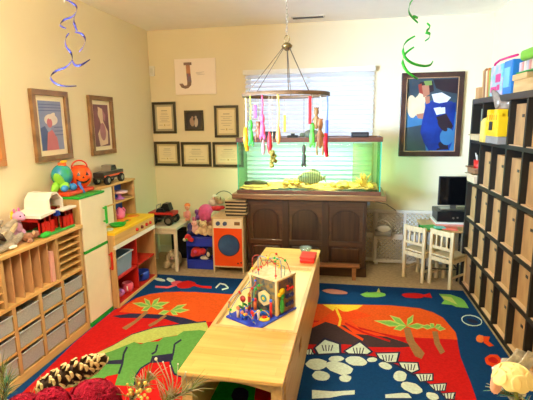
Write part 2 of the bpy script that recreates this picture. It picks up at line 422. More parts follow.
rel(118,41,42,8,RBRN,T3,.1); rel(245,51,42,9,RLEAF,T3,0); rp([(200,50),(225,40),(230,60)], RLEAF, T3); rp([(255,42),(262,28),(268,44)], RYG, T3)
rel(378,54,40,9,RRED,T3,.05); rp([(395,56),(432,45),(440,62)], RRED, T3)
rp([(462,48),(500,50),(535,62),(548,72),(562,96),(520,92),(505,85),(470,82),(480,70)], RLEAF, T3); rp([(470,55),(505,60),(525,85),(480,66)], RYG, T3)
rel(155,85,43,22,RPALE,T4,.2,wob=.02); rel(155,85,39,18,NAVY,T4,.2,wob=.02); rel(158,87,24,7,RDRK,T4,.3); rel(188,158,17,16,ROR2,T4); rp([(200,148),(228,150),(222,168),(244,186),(225,190),(203,175)], RLAV, T4); rel(242,246,34,26,RLAV,T4,.3); rel(240,244,20,12,RRED,T4,.3)
_r = rug.done('play_rug', RM, fix=False)
tag(_r, 'large navy bordered children\'s play rug with dinosaurs, volcano and palm trees', 'rug')

# ================================================================ PAPER SORTER CABINET (left)
FX = -1.955
cab = thing('storage_cabinet', 'low pine cabinet with paper slots above and clear bins below, beside the toy fridge', 'cabinet', (-2.11, 2.2, 0))
Y0, Y1 = 1.64, 2.85
c = MB(); c.bb(XL+.016, FX-.004, Y1-.03, Y1, 0, .82, bev=.003); c.bb(XL+.016, FX-.004, Y0, Y0+.03, 0, .82, bev=.003); c.done('side_panel', PINEZ, cab)
MB().bb(XL+.012, FX+.012, Y0-.01, Y1+.005, .82, .845, bev=.004).done('cabinet_top', PINE, cab)
MB().bb(XL+.018, XL+.028, Y0+.03, Y1-.03, .06, .82).done('back_panel', PINE, cab)
MB().bb(XL+.03, FX, Y0+.03, Y1-.03, .500, .522, bev=.002).done('middle_shelf', PINE, cab)
MB().bb(XL+.03, FX, Y0+.03, Y1-.03, .0, .06, bev=.003).done('plinth', PINE, cab)
c = MB()
for yy in (2.065, 2.555): c.bb(XL+.03, FX, yy-.012, yy+.012, .522, .82)
c.done('slot_divider', PINEZ, cab)
c = MB()
dv = [2.147, 2.229, 2.31, 2.392, 2.473]
for yy in dv: c.bb(XL+.03, FX-.012, yy-.004, yy+.004, .522, .82)
c.done('upright_sheet_divider', mat('hardboard', (196,150,104), .6), cab)
def slats(ya, yb):
    s = MB()
    for k in range(1, 6): s.bb(XL+.03, FX-.006, ya, yb, .522+k*.0497-.004, .522+k*.0497+.004)
    s.done('paper_slot_shelf', PINE, cab)
slats(2.567, 2.82); slats(1.80, 2.053)
cols = [2.805, 2.575, 2.345, 2.115, 1.885, 1.68]
c = MB()
for yy in [2.575, 2.345, 2.115, 1.885]: c.bb(XL+.03, FX, yy-.014, yy+.014, .06, .50)
c.done('bin_divider', PINEZ, cab)
rows = [(.365, .47), (.225, .335), (.075, .195)]
c = MB()
for (a, b) in rows[:2]: c.bb(XL+.03, FX-.002, Y0+.03, Y1-.03, a-.017, a-.003)
c.done('bin_shelf', PINE, cab)
BINM = clear('clear_bin_plastic', (238,242,244), .08, .15, .55, (226,232,236))
contents = [(120,160,200),(200,190,175),(170,200,190),(200,120,110),(150,150,150),(220,210,140)]
rn = ['top', 'middle', 'bottom']; cn = ['nearest the toy fridge', 'second from the toy fridge', 'third from the toy fridge', 'fourth from the toy fridge']
for ci in range(4):
    ya, yb = cols[ci+1]+.020, cols[ci]-.020
    if ci == 0: yb = 2.80
    for ri, (a, b) in enumerate(rows):
        t = thing('storage_bin', 'clear bin in pine cabinet, %s bin row, %s' % (rn[ri], cn[ci]), 'storage bin', (-2.08, (ya+yb)/2, a), group='clear bins in the pine cabinet')
        s = MB(); t_ = .004
        s.bb(FX-.22, FX-.004, ya, yb, a, a+t_); s.bb(FX-.008, FX-.004, ya, yb, a, b-.012); s.bb(FX-.22, FX-.216, ya, yb, a, b)
        s.bb(FX-.22, FX-.004, ya, ya+t_, a, b-.012); s.bb(FX-.22, FX-.004, yb-t_, yb, a, b-.012)
        s.done('bin_body', BINM, t)
        MB().bb(FX-.006, FX+.004, ya-.004, yb+.004, b-.016, b-.006, bev=.002).done('rim', BINM, t)
        s = MB()
        for k in range(7): 
            q = contents[(ri*5+ci*3+k) % 6]
            s.box((FX-.11+random.uniform(-.07,.07), random.uniform(ya+.05, yb-.05), a+.03+random.uniform(0,.012)), (.04,.05,.03), rot=(random.uniform(-.4,.4),0,random.uniform(0,3)), bev=.004, m=k % 2)
        s.done('contents', [mat('bin_content_%d' % ((ri*5+ci*3) % 6), contents[(ri*5+ci*3) % 6], .6), mat('bin_content_%d' % ((ri*2+ci*5+1) % 6), contents[(ri*2+ci*5+1) % 6], .6)], t)
tag(MB().bb(-2.2, FX-.004, 2.488, 2.520, .524, .74, bev=.002).done('folder', mat('pink_folder', (226,170,160), .6)), 'pale pink folder standing in the last upright slot of the pine cabinet', 'folder')

# ---------------------------------------------------------------- things on the cabinet
CT = .845
farm = thing('toy_barn', 'red toy barn with white roofs and green base on pine cabinet', 'toy barn', (-2.1, 2.62, CT))
MB().bb(-2.22, -1.965, 2.46, 2.80, CT, CT+.018, bev=.008).ell((-1.985, 2.50, CT+.015), (.03,.05,.022)).done('base', GREEN, farm)
b = MB()
def wallbox(b, x0, x1, y0, y1, z0, z1, m=0):
    t = .012
    # posts and lintels leave open doorways
    for (a, c_) in ((x0, y0), (x1-t*2, y0), (x0, y1-t), (x1-t*2, y1-t)): b.bb(a, a+t*2, c_, c_+t, z0, z1, m=m)
    b.bb(x0, x1, y0, y0+t, z1-.035, z1, m=m); b.bb(x0, x1, y1-t, y1, z1-.035, z1, m=m)
    b.bb(x0, x0+t, y0, y1, z0, z1, m=m)
    for f in (0, .37, .74): b.bb(x1-t, x1, y0+(y1-y0)*f, y0+(y1-y0)*(f+.26), z0, z1, m=m)
    b.bb(x1-t, x1, y0, y1, z1-.04, z1, m=m)
Z0 = CT+.018
wallbox(b, -2.20, -1.99, 2.47, 2.60, Z0, CT+.14); wallbox(b, -2.17, -1.98, 2.68, 2.80, Z0, CT+.14)
wallbox(b, -2.20, -2.03, 2.605, 2.70, Z0, CT+.17)
b.done('walls', RED, farm)
r = MB()
r.prism([(-2.21, 2.45, CT+.135), (-1.97, 2.45, CT+.135), (-1.97, 2.60, CT+.15), (-2.21, 2.60, CT+.15)], (0, 0, .018))
# gambrel roof open to the room
g_ = [(2.59, .165), (2.60, .215), (2.645, .262), (2.70, .262), (2.745, .215), (2.755, .165)]
for (ya, za), (yb, zb) in zip(g_, g_[1:]):
    r.prism([(-2.21, ya, CT+za), (-2.02, ya, CT+za), (-2.02, yb, CT+zb), (-2.21, yb, CT+zb)], (0, .0, .014))
r.bb(-2.02, -1.955, 2.66, 2.82, CT+.14, CT+.158, bev=.006)
for yy in (2.598, 2.738): r.bb(-2.035, -2.015, yy, yy+.012, CT+.15, CT+.225)
r.done('roof', WHITE, farm)
MB().bb(-2.19, -2.175, 2.61, 2.74, CT+.14, CT+.215).done('loft_wall', RED, farm)
MB().bb(-2.03, -1.985, 2.63, 2.67, CT+.115, CT+.15, bev=.003).done('gate', BLUE, farm)
MB().bb(-2.225, -2.212, 2.72, 2.83, CT+.0, CT+.22).done('back_board', mat('dark_green', (24,110,40), .5), farm)
def plush(name, label, parts, m, extras=None, group=None, cat='stuffed toy', bump=.5, loc=None):
    """a soft toy: body blobs welded into one skin, ears / nose / eyes as their own parts"""
    b = MB()
    for p in parts: b.ell(p[0], p[1], p[2] if len(p) > 2 else None, seg=14)
    xs = [Vector(p[0]) for p in parts]
    ctr = sum(xs, Vector())/len(xs); zmin = min(p[0][2]-(p[1][2] if hasattr(p[1], '__len__') else p[1]) for p in parts)
    t = thing(name, label, cat, (ctr.x, ctr.y, zmin), group=group)
    o = b.done('body', m, t)
    md = o.modifiers.new('weld', 'REMESH'); md.mode = 'VOXEL'; md.voxel_size = .006; md.use_smooth_shade = True
    for (pn, pm, ps) in (extras or []):
        e = MB()
        for p in ps: e.ell(p[0], p[1], p[2] if len(p) > 2 else None, seg=10)
        e.done(pn, pm, t)
    return t
GREYF = mat('grey_fur', (150,138,120), .95, var=.2, scale=25, bump=.8, bscale=200, sheen=.3)
BEIGEF = mat('beige_fur', (205,180,140), .95, var=.15, scale=25, bump=.8, bscale=200, sheen=.3)
LILAC = mat('lilac_fur', (226,170,214), .95, var=.08, bump=.6, bscale=200, sheen=.3)
BROWNF = mat('brown_fur', (140,92,66), .95, var=.2, bump=.8, bscale=200, sheen=.3)
EYE = mat('eye_black', (14,12,12), .2)
plush('stuffed_pony', 'small lilac plush pony sitting behind crumpled grey toys on pine cabinet',
      [((-2.13,2.40,.93),(.04,.05,.06)),((-2.10,2.405,1.005),(.036,.038,.035)),((-2.07,2.40,.995),(.022,.022,.018)),((-2.10,2.36,.88),(.02,.02,.035)),((-2.10,2.43,.88),(.02,.02,.035))], LILAC,
      [('ear', PINK, [((-2.11,2.385,1.045),(.008,.008,.016)),((-2.11,2.425,1.045),(.008,.008,.016))]), ('eye', EYE, [((-2.068,2.385,1.01),.006),((-2.068,2.42,1.01),.006)]), ('mane', YELLOW, [((-2.14,2.40,1.0),(.015,.012,.04))])])
plush('floppy_plush', 'floppy grey-beige plush toy sprawled at the near end of pine cabinet',
      [((-2.12,2.10,.885),(.09,.14,.045),(.1,0,.2)),((-2.07,2.22,.905),(.05,.11,.035),(.5,.2,.3)),((-2.10,2.31,.95),(.03,.08,.03),(.6,0,-.2)),((-2.01,2.14,.868),(.03,.13,.022),(0,0,.15)),((-2.03,2.29,.885),(.025,.08,.022),(.3,0,.2)),((-2.15,2.22,.955),(.025,.12,.022),(.35,0,0)),((-2.0,2.0,.87),(.05,.06,.025))], GREYF,
      [('flap', BEIGEF, [((-2.04,2.16,.92),(.012,.09,.025),(.3,.3,.2)),((-2.09,2.05,.925),(.03,.08,.015),(.1,.2,.4)),((-2.05,2.29,.945),(.012,.06,.018),(.7,0,0))]), ('paw', WHITE, [((-1.985,2.20,.862),(.016,.035,.012)),((-1.99,2.05,.862),(.018,.03,.014))])])
plush('stuffed_dog', 'small brown plush dog lying in front of red toy barn on pine cabinet',
      [((-2.03,2.38,.875),(.035,.05,.028)),((-2.0,2.42,.885),(.025,.026,.024)),((-1.985,2.35,.857),(.015,.03,.012))], BROWNF,
      [('ear', BEIGEF, [((-1.995,2.40,.90),(.008,.01,.016))]), ('eye', EYE, [((-1.978,2.427,.892),.004)])])
tag(MB().tube([(-2.06,1.98,.855),(-2.0,2.05,.93),(-1.99,2.12,.95),(-2.03,2.20,.90)], .014, rr=[.008,.02,.02,.006]).done('toy_snake', mat('dark_brown_fur', (60,46,36), .9)), 'dark brown curved plush tail piece lying over grey toys at cabinet end', 'toy')

# ================================================================ TOY FRIDGE
fr = thing('toy_fridge', 'cream toy fridge with green trim and green handle against left wall', 'toy fridge', (-2.1, 3.03, 0))
A0, A1, FT = 2.865, 3.195, 1.05
c = MB(); c.bb(XL+.016, FX-.014, A0, A0+.014, 0, FT-.012); c.bb(XL+.016, FX-.014, A1-.014, A1, 0, FT-.012); c.done('side_panel', PINEZ, fr)
MB().bb(XL+.018, XL+.03, A0+.014, A1-.014, 0, FT-.012).done('back_panel', PINEZ, fr)
MB().bb(XL+.016, FX+.004, A0-.006, A1+.004, FT-.014, FT+.002, bev=.003).done('top', GREEN, fr)
d = MB().bb(FX-.014, FX, A0+.002, A1-.002, .625, FT-.016, bev=.003).done('upper_door', CREAM, fr)
d2 = MB().bb(FX-.014, FX, A0+.002, A1-.002, .035, .600, bev=.003).done('lower_door', CREAM, fr)
MB().bb(FX-.014, FX+.002, A0+.002, A1-.002, .602, .623, bev=.002).done('trim_band', GREEN, fr)
MB().bb(FX-.014, FX+.002, A0+.002, A1-.002, .0, .030, bev=.002).done('bottom_band', GREEN, fr)
h = MB(); h.bb(FX+.018, FX+.034, A1-.045, A1-.022, .78, .93, bev=.006); h.cyl((FX-.002, A1-.034, .80), (FX+.02, A1-.034, .80), .007); h.cyl((FX-.002, A1-.034, .91), (FX+.02, A1-.034, .91), .007)
h.done('door_handle', GREEN, d, local=True) if False else h.done('door_handle', GREEN, fr)
h = MB(); h.bb(FX+.012, FX+.028, A1-.006, A1+.018, .36, .52, bev=.006); h.cyl((FX-.002, A1-.004, .38), (FX+.014, A1-.004, .38), .006); h.cyl((FX-.002, A1-.004, .50), (FX+.014, A1-.004, .50), .006)
h.done('lower_handle', RED, fr)
# things on the fridge
tp = FT+.002
g = thing('toy_globe_house', 'colourful dome toy in blue and green on orange-red base, on toy fridge', 'toy', (-2.15, 2.96, tp))
MB().bb(-2.24, -2.045, 2.87, 3.21, tp, tp+.032, bev=.01).done('base', mat('orange_red', (226,70,30), .4), g)
MB().ell((-2.165, 2.975, tp+.15), (.075, .085, .088), seg=20).done('dome', mat('dome_blue', (40,130,200), .25, rgb2=(60,170,90), scale=14), g)
MB().ell((-2.09, 2.99, tp+.06), (.03,.03,.03)).ell((-2.10,2.90,tp+.06), (.028,.028,.026)).done('ball', mat('sky_blue', (50,140,220), .3), g)
MB().ell((-2.14, 2.905, tp+.115), (.034,.035,.075), rot=(.6,0,0)).ell((-2.12,2.93,tp+.07),(.03,.05,.04)).ell((-2.15,2.86,tp+.07),(.025,.03,.05),rot=(-.5,0,0)).done('leaf', mat('lime', (140,210,60), .4), g)
MB().cyl((-2.16,2.98,tp+.22),(-2.16,2.98,tp+.25),.035,.028).done('cap', ORANGE, g)
MB().box((-2.15,2.99,tp+.258),(.03,.05,.018),bev=.006).done('knob', YELLOW, g)
tag(MB().cyl((-2.045,3.06,tp),(-2.07,3.045,tp+.075),.013,.010).ell((-2.072,3.044,tp+.08),.016).done('toy_microphone', mat('mid_blue', (60,110,200), .4)), 'small blue stick toy standing beside jack-o\'-lantern bucket on toy fridge', 'toy')
pz = tp+.033
p = thing('pumpkin_bucket', 'orange jack-o\'-lantern bucket with black face and handle on toy fridge', 'bucket', (-2.12, 3.14, pz), -math.radians(42))
pk = MB(); segs = 40; PR = .093
ring = [(math.cos(-1.25+j*.235), math.sin(-1.25+j*.235)) for j in range(11)]
loops = [[pk.bm.verts.new((math.cos(2*PI*k/segs)*a*PR*(1-.06*abs(math.cos(2*PI*k/segs*5))), math.sin(2*PI*k/segs)*a*PR*(1-.06*abs(math.cos(2*PI*k/segs*5))), .093+b*.098)) for k in range(segs)] for (a, b) in ring]
for A, B in zip(loops, loops[1:]):
    for k in range(segs):
        f = pk.bm.faces.new((A[k], A[(k+1)%segs], B[(k+1)%segs], B[k])); f.smooth = True
pk.bm.faces.new(list(reversed(loops[0])))
for v_ in pk.bm.verts: v_.co.z = max(v_.co.z, 0)
pk.done('shell', mat('pumpkin_orange', (244,90,24), .35, var=.05), p, local=True)
fc = MB()
def onp(y, z):
    rr_ = math.sqrt(max(0, 1-((z-.093)/.098)**2))*PR; return math.sqrt(max(1e-5, rr_*rr_-y*y))*.975
def face_poly(pts): fc.prism([(onp(y, z), y, z) for y, z in pts], (.006,0,0))
for s_ in (-1, 1): face_poly([(s_*.032-.014, .105), (s_*.032+.014, .105), (s_*.032, .135)])
face_poly([(-.009,.085),(.009,.085),(0,.102)])
for a_, b_ in zip([(-.05,.078,.066),(-.025,.062,.046),(0,.056,.040),(.025,.062,.046)], [(-.025,.062,.046),(0,.056,.040),(.025,.062,.046),(.05,.078,.066)]):
    face_poly([(a_[0],a_[1]),(b_[0],b_[1]),(b_[0],b_[2]),(a_[0],a_[2])])
fc.done('face', SMOKE, p, local=True)
MB().tube([(0, math.cos(PI*k/10)*.06, .165+math.sin(PI*k/10)*.055) for k in range(11)], .006).done('handle', mat('handle_orange', (216,60,30), .4), p, local=True)
MB().tube([(math.cos(2*PI*k/24)*.058, math.sin(2*PI*k/24)*.058, .165) for k in range(24)], .006, closed=True).done('rim', mat('handle_orange', (216,60,30), .4), p, local=True)

# ================================================================ TOY KITCHEN with hutch
kt = thing('toy_kitchen', 'wooden toy kitchen with yellow counter and red open shelves, next to toy fridge', 'toy kitchen', (-2.07, 3.58, 0))
K0, K1, KX = 3.205, 3.985, -1.905
REDP = mat('red_laminate', (186,34,22), .45, var=.05)
c = MB(); c.bb(XL+.016, KX, K0, K0+.016, 0, .66); c.bb(XL+.016, KX, K1-.016, K1, 0, .66); c.done('side_panel', PINEZ, kt)
MB().bb(XL+.018, KX+.008, K0, K1+.004, .66, .685, bev=.004).done('counter', YELLOW, kt)
MB().bb(KX-.014, KX+.006, K0, K1, .575, .66, bev=.003).done('control_panel', PINE, kt)
MB().bb(KX-.014, KX+.010, K0, K1, .535, .572, bev=.003).done('white_rail', WHITE, kt)
MB().bb(XL+.02, XL+.03, K0+.016, K1-.016, .03, .66).done('back_panel', REDP, kt)
c = MB(); c.bb(XL+.03, KX-.01, K0+.017, K1-.017, .02, .04); c.bb(XL+.03, KX-.01, K0+.017, K1-.017, .255, .27); c.done('shelf', REDP, kt)
MB().bb(XL+.03, KX-.01, 3.595, 3.61, .04, .535).done('shelf_divider', REDP, kt)
MB().bb(KX-.012, KX, K0, K1, 0, .035, bev=.003).done('plinth', PINE, kt)
for yy in (3.60, 3.70, 3.80, 3.88): MB().cyl((KX+.004, yy, .618), (KX+.022, yy, .618), .018, .014).done('stove_knob', RED if yy != 3.70 else mat('dark_red', (120,30,24), .4), kt)
MB().cyl((-2.06,3.66,.683),(-2.06,3.66,.688),.07).cyl((-2.06,3.86,.683),(-2.06,3.86,.688),.06).done('burner', mat('burner_orange', (236,140,40), .5), kt)
# hutch is part of the kitchen
HB = mat('hutch_blue', (36,76,180), .5, var=.05)
c = MB(); 
for yy in (3.36, 3.575-.0, 3.965): c.bb(XL+.018, -2.09, yy, yy+.018, .685, 1.03)
c.done('hutch_side', PINEZ, kt)
MB().bb(XL+.018, -2.082, 3.205, 3.99, 1.03, 1.05, bev=.003).done('hutch_top', PINE, kt)
MB().bb(XL+.03, -2.09, 3.378, 3.965, .855, .870).done('hutch_shelf', PINE, kt)
MB().bb(XL+.018, XL+.028, 3.378, 3.965, .685, 1.03).done('hutch_back', HB, kt)
MB().bb(-2.11, -2.092, 3.20, 3.55, .685, 1.03).done('hutch_door', CREAM, kt)
# toys in and on the kitchen
t = thing('toy_cake_stand', 'small lilac toy cake stand in upper blue cubby of toy kitchen', 'toy', (-2.15,3.76,.87))
MB().lathe([(0,0),(.045,0),(.05,.01),(.02,.02),(.015,.05),(.02,.06)], (-2.15,3.78,.87)).done('foot', PURPLE, t)
MB().lathe([(0,.06),(.075,.06),(.08,.068),(.08,.078),(0,.078)], (-2.15,3.78,.87)).done('plate', mat('pale_pink', (236,200,220), .4), t)
t = thing('toy_teapot', 'pink toy teapot in lower blue cubby of toy kitchen', 'toy teapot', (-2.14,3.72,.685))
MB().lathe([(0,0),(.035,0),(.05,.02),(.052,.05),(.035,.085),(.02,.095),(.008,.11),(0,.115)], (-2.14,3.74,.685)).done('pot', PINK, t)
MB().tube([(-2.14,3.785,.71),(-2.14,3.825,.71),(-2.14,3.845,.745),(-2.14,3.82,.775),(-2.14,3.78,.77)], .008).done('handle', PINK, t)
MB().tube([(-2.14,3.70,.72),(-2.13,3.665,.74),(-2.13,3.65,.77)], .01, rr=[.012,.009,.006]).done('spout', PINK, t)
t = thing('toy_pan', 'green toy frying pan lying on the yellow counter', 'toy pan', (-2.0,3.42,.685))
MB().lathe([(0,0),(.055,0),(.075,.022),(.07,.022),(.052,.006),(0,.006)], (-2.0,3.45,.6855)).done('dish', GREEN, t)
MB().box((-1.985,3.56,.703),(.018,.10,.008),bev=.003).done('handle', GREEN, t)
tag(MB().lathe([(0,0),(.04,0),(.045,.01),(0,.012)], (-2.0,3.29,.686)).done('toy_plate', mat('pale_plate', (225,235,220), .4)), 'pale round toy plate at fridge end of the yellow counter', 'toy plate')
def truck(name, label, c, L, W, big, body, body2, cab, trim, rz=0):
    """pickup seen from the side; built along +y, then turned"""
    t = thing(name, label, 'toy truck', c, rz)
    R = .034*L/.3 if not big else .055*L/.3
    z0 = R
    ch = MB().box((0,0,z0+.012*L/.3), (W*.7, L*.86, .014), bev=.003); ch.done('chassis', DGREY, t, local=True)
    zb = z0 + (.018 if not big else .045)*L/.3
    b = MB(); b.box((0,0,zb+.022*L/.3), (W*.86, L*.96, .040*L/.3), bev=.008)
    b.done('body', body, t, local=True)
    MB().box((0,0,zb+.012*L/.3),(W*.88, L*.9, .012*L/.3)).done('stripe', body2, t, local=True)
    cb = MB(); h = .045*L/.3
    cb.prism([(-W*.38,-L*.14,zb+.040*L/.3),(-W*.38,L*.20,zb+.040*L/.3),(-W*.38,L*.12,zb+.040*L/.3+h),(-W*.38,-L*.09,zb+.040*L/.3+h)], (W*.76,0,0))
    cb.done('cab', cab, t, local=True)
    wn = MB(); 
    wn.prism([(-W*.39,-L*.11,zb+.046*L/.3),(-W*.39,L*.165,zb+.046*L/.3),(-W*.39,L*.11,zb+.038*L/.3+h),(-W*.39,-L*.08,zb+.038*L/.3+h)], (W*.78,0,0)); wn.done('window', mat('toy_window', (40,44,50), .1), t, local=True)
    for sx in (-1, 1):
        for sy in (-1, 1):
            wmb = MB().lathe([(R*.55,-.45*R),(R*.9,-.42*R),(R,-.25*R),(R,.25*R),(R*.9,.42*R),(R*.55,.45*R)], (0,0,0), seg=20, rot=(0,PI/2,0))
            bmesh.ops.translate(wmb.bm, vec=(sx*W*.42, sy*L*.32, R), verts=wmb.bm.verts[:])
            wo = wmb.done('wheel', mat('tyre', (20,20,20), .8, bump=.5, bscale=60), t, local=True)
            hb = MB().cyl((sx*W*.42-.4*R,sy*L*.32,R),(sx*W*.42+.4*R,sy*L*.32,R),R*.56,seg=14)
            hb.done('hub', trim, wo, local=True)
    MB().tube([(-W*.3,L*.49,zb+.01),(W*.3,L*.49,zb+.01)], .006).done('bumper', trim, t, local=True)
    return t
truck('toy_pickup', 'black and silver toy pickup truck on the toy kitchen hutch', (-2.155,3.63,1.05), .37, .125, False, mat('truck_black',(44,40,38),.3), mat('truck_orange',(226,100,50),.4), mat('truck_silver',(150,140,130),.3,metal=.5), STEEL)
mt_ = truck('monster_truck', 'red toy monster truck with big black wheels on small white table', (-1.965,4.36,.49), .30, .20, True, mat('truck_red',(180,40,30),.4), SMOKE, SMOKE, STEEL, rz=PI/2)
mc = MB().prism([(-.05,-.10,.155),(-.05,.03,.155),(-.05,-.02,.235),(-.05,-.075,.235)], (.10,0,0)); mc.done('canopy', SMOKE, mt_, local=True)
MB().tube([(-.05,.06,.15),(-.05,.05,.215),(.05,.05,.215),(.05,.06,.15)], .006).done('roll_bar', STEEL, mt_, local=True)
def tub(name, label, cat, x0, x1, y0, y1, z0, z1, m, mr=None, flare=.012):
    t = thing(name, label, cat, ((x0+x1)/2, (y0+y1)/2, z0))
    b = MB(); f = flare
    def q(x0,x1,y0,y1,z): return [b.bm.verts.new(p) for p in ((x0,y0,z),(x1,y0,z),(x1,y1,z),(x0,y1,z))]
    L = [q(x0+f,x1-f,y0+f,y1-f,z0), q(x0,x1,y0,y1,z1), q(x0+.006,x1-.006,y0+.006,y1-.006,z1), q(x0+f+.006,x1-f-.006,y0+f+.006,y1-f-.006,z0+.006)]
    for A, B in zip(L, L[1:]):
        for k in range(4): b.bm.faces.new((A[k], A[(k+1)%4], B[(k+1)%4], B[k]))
    b.bm.faces.new(L[0]); b.bm.faces.new(L[-1]); b.done('body', m, t)
    r = MB(); e = .008
    for (a, c_) in (((x0-e, y0-e), (x1+e, y0-e)), ((x1+e, y0-e), (x1+e, y1+e)), ((x1+e, y1+e), (x0-e, y1+e)), ((x0-e, y1+e), (x0-e, y0-e))):
        r.cyl((a[0], a[1], z1-.004), (c_[0], c_[1], z1-.004), .006, seg=8)
    r.done('rim', mr or m, t); return t
tub('plastic_tub', 'grey-blue plastic tub in upper left compartment of red toy kitchen shelves', 'tub', -2.18, -1.93, 3.27, 3.54, .271, .44, mat('tub_blue', (130,160,190), .5), mat('tub_rim', (190,205,215), .5))
t = thing('toy_bottle', 'white toy bottle in upper right compartment of red toy kitchen shelves', 'toy bottle', (-2.0,3.70,.271))
MB().lathe([(0,0),(.025,0),(.026,.09),(.014,.12),(.012,.14),(0,.14)], (-2.0,3.70,.271)).done('bottle', WHITE, t)
MB().cyl((-2.0,3.70,.41),(-2.0,3.70,.435),.014).done('cap', RED, t)
t = thing('toy_pot', 'blue toy pot in lower right compartment of red toy kitchen shelves', 'toy pot', (-1.99,3.82,.04))
MB().lathe([(0,0),(.06,0),(.07,.02),(.07,.09),(.064,.09),(.06,.02),(0,.015)], (-1.99,3.82,.04)).done('pot', BLUE, t)
MB().box((-1.95,3.735,.115),(.015,.05,.01),bev=.003).done('handle', SMOKE, t)
t = thing('toy_teddy_cup', 'round pink toy cup in lower left compartment of red toy kitchen shelves', 'toy cup', (-1.98,3.50,.04))
MB().lathe([(0,0),(.04,0),(.055,.03),(.055,.07),(.045,.09),(.04,.09),(.045,.03),(0,.01)], (-1.98,3.50,.04)).done('cup', mat('rose', (220,90,120), .4), t)
MB().tube([(-1.95,3.45,.07),(-1.94,3.425,.09),(-1.95,3.44,.115)], .006).done('handle', WHITE, t)
tag(MB().ell((-1.99,3.38,.075),(.04,.05,.035)).ell((-1.96,3.36,.10),.014).done('toy_turtle', PURPLE), 'purple round toy beside the pink cup in lower kitchen shelf', 'toy')

# ---------------------------------------------------------------- white table in the corner, what is under it
wt = thing('side_table', 'small white square table in the back left corner', 'side table', (-1.86,4.36,0))
TX0, TX1, TY0, TY1 = -2.20, -1.745, 4.17, 4.60
MB().bb(TX0, TX1, TY0, TY1, .462, .49, bev=.004).done('tabletop', mat('offwhite', (225,215,190), .5), wt)
for x in (TX0+.005, TX1-.037):
    for y in (TY0+.005, TY1-.037): MB().bb(x, x+.032, y, y+.032, 0, .462, bev=.003).done('leg', mat('offwhite', (225,215,190), .5), wt)
c = MB(); c.bb(TX0+.037, TX1-.037, TY0+.012, TY0+.022, .42, .462); c.bb(TX0+.037, TX1-.037, TY1-.022, TY1-.012, .42, .462); c.done('apron', mat('offwhite', (225,215,190), .5), wt)
tag(MB().bb(-1.95,-1.79,4.19,4.27,.4905,.496).done('paper', WHITE), 'white sheet of paper lying under the wheel of the monster truck', 'paper') if False else None
plush('stuffed_cat', 'fluffy grey-beige plush animal under the small white table', [((-1.86,4.33,.10),(.09,.10,.10)),((-1.82,4.24,.15),(.06,.055,.055)),((-1.90,4.24,.05),(.04,.07,.04)),((-1.80,4.22,.05),(.035,.06,.035))], mat('fluffy', (176,156,124), .95, var=.25, scale=30, bump=1, bscale=120),
      [('ear', BEIGEF, [((-1.85,4.235,.205),(.014,.01,.02)),((-1.79,4.235,.205),(.014,.01,.02))]), ('eye', EYE, [((-1.835,4.19,.16),.006),((-1.805,4.19,.16),.006)]), ('nose', PINK, [((-1.82,4.183,.145),.007)])])
tag(MB().bb(-2.01,-1.75,4.64,4.67,0,.38,bev=.004).bb(-1.98,-1.78,4.633,4.641,.04,.34).done('picture_board', SMOKE), 'black board standing behind the small white table', 'board')
# ================================================================ BLUE BIN AND SOFT TOYS
bb_ = thing('toy_bin', 'blue open-front plastic toy bin full of soft toys in the back corner', 'toy bin', (-1.575,4.5,0))
BX0, BX1, BY0, BY1, BH = -1.665+.0, -1.385, 4.30, 4.66, .36
BX0 = -1.69
BLUEP = mat('bin_blue', (34,52,170), .4, var=.05)
b = MB()
b.bb(BX0, BX1, BY0, BY1, 0, .008); b.bb(BX0, BX0+.008, BY0, BY1, 0, BH); b.bb(BX1-.008, BX1, BY0, BY1, 0, BH); b.bb(BX0, BX1, BY1-.008, BY1, 0, BH)
b.bb(BX0, BX1, BY0, BY0+.008, 0, .10); b.bb(BX0, BX1, BY0, BY0+.008, .26, BH)
b.done('body', BLUEP, bb_)
b = MB()
for (p, q) in (((BX0,BY0),(BX1,BY0)),((BX1,BY0),(BX1,BY1)),((BX1,BY1),(BX0,BY1)),((BX0,BY1),(BX0,BY0))): b.cyl((p[0],p[1],BH),(q[0],q[1],BH),.009,seg=8)
b.done('rim', BLUEP, bb_)
b = MB(); b.cyl((BX0+.01,BY0+.002,.10),(BX1-.01,BY0+.002,.10),.008,seg=8); b.done('opening_lip', BLUEP, bb_)
def fur(n, c): return mat(n, c, .95, var=.12, scale=25, bump=.6, bscale=160, sheen=.2)
CRM = fur('cream_plush', (232,206,160)); RDP = fur('red_plush', (206,44,50)); PNP = fur('rose_plush', (206,84,140)); SKIN = mat('doll_skin', (240,170,140), .6)
WHP = fur('white_plush', (232,222,206)); BKP = fur('black_plush', (40,36,40)); PEACH = fur('peach_plush', (236,150,110)); NVP = fur('navy_cloth', (44,50,110))
plush('stuffed_bug', 'red and pink soft toy seen through the front opening of the blue bin', [((-1.60,4.37,.175),(.065,.05,.055)),((-1.53,4.36,.185),(.04,.04,.04)),((-1.64,4.36,.14),(.03,.03,.03))], RDP, [('spot', PNP, [((-1.60,4.322,.19),(.02,.008,.02))])])
plush('stuffed_penguin', 'black soft toy seen through the front opening of the blue bin', [((-1.44,4.37,.19),(.045,.05,.05)),((-1.46,4.36,.14),(.03,.035,.035))], BKP, [('belly', WHP, [((-1.452,4.325,.165),(.02,.012,.03))])])
plush('stuffed_sheep', 'white soft toy lying low in the opening of the blue bin', [((-1.50,4.35,.115),(.055,.04,.022))], WHP)
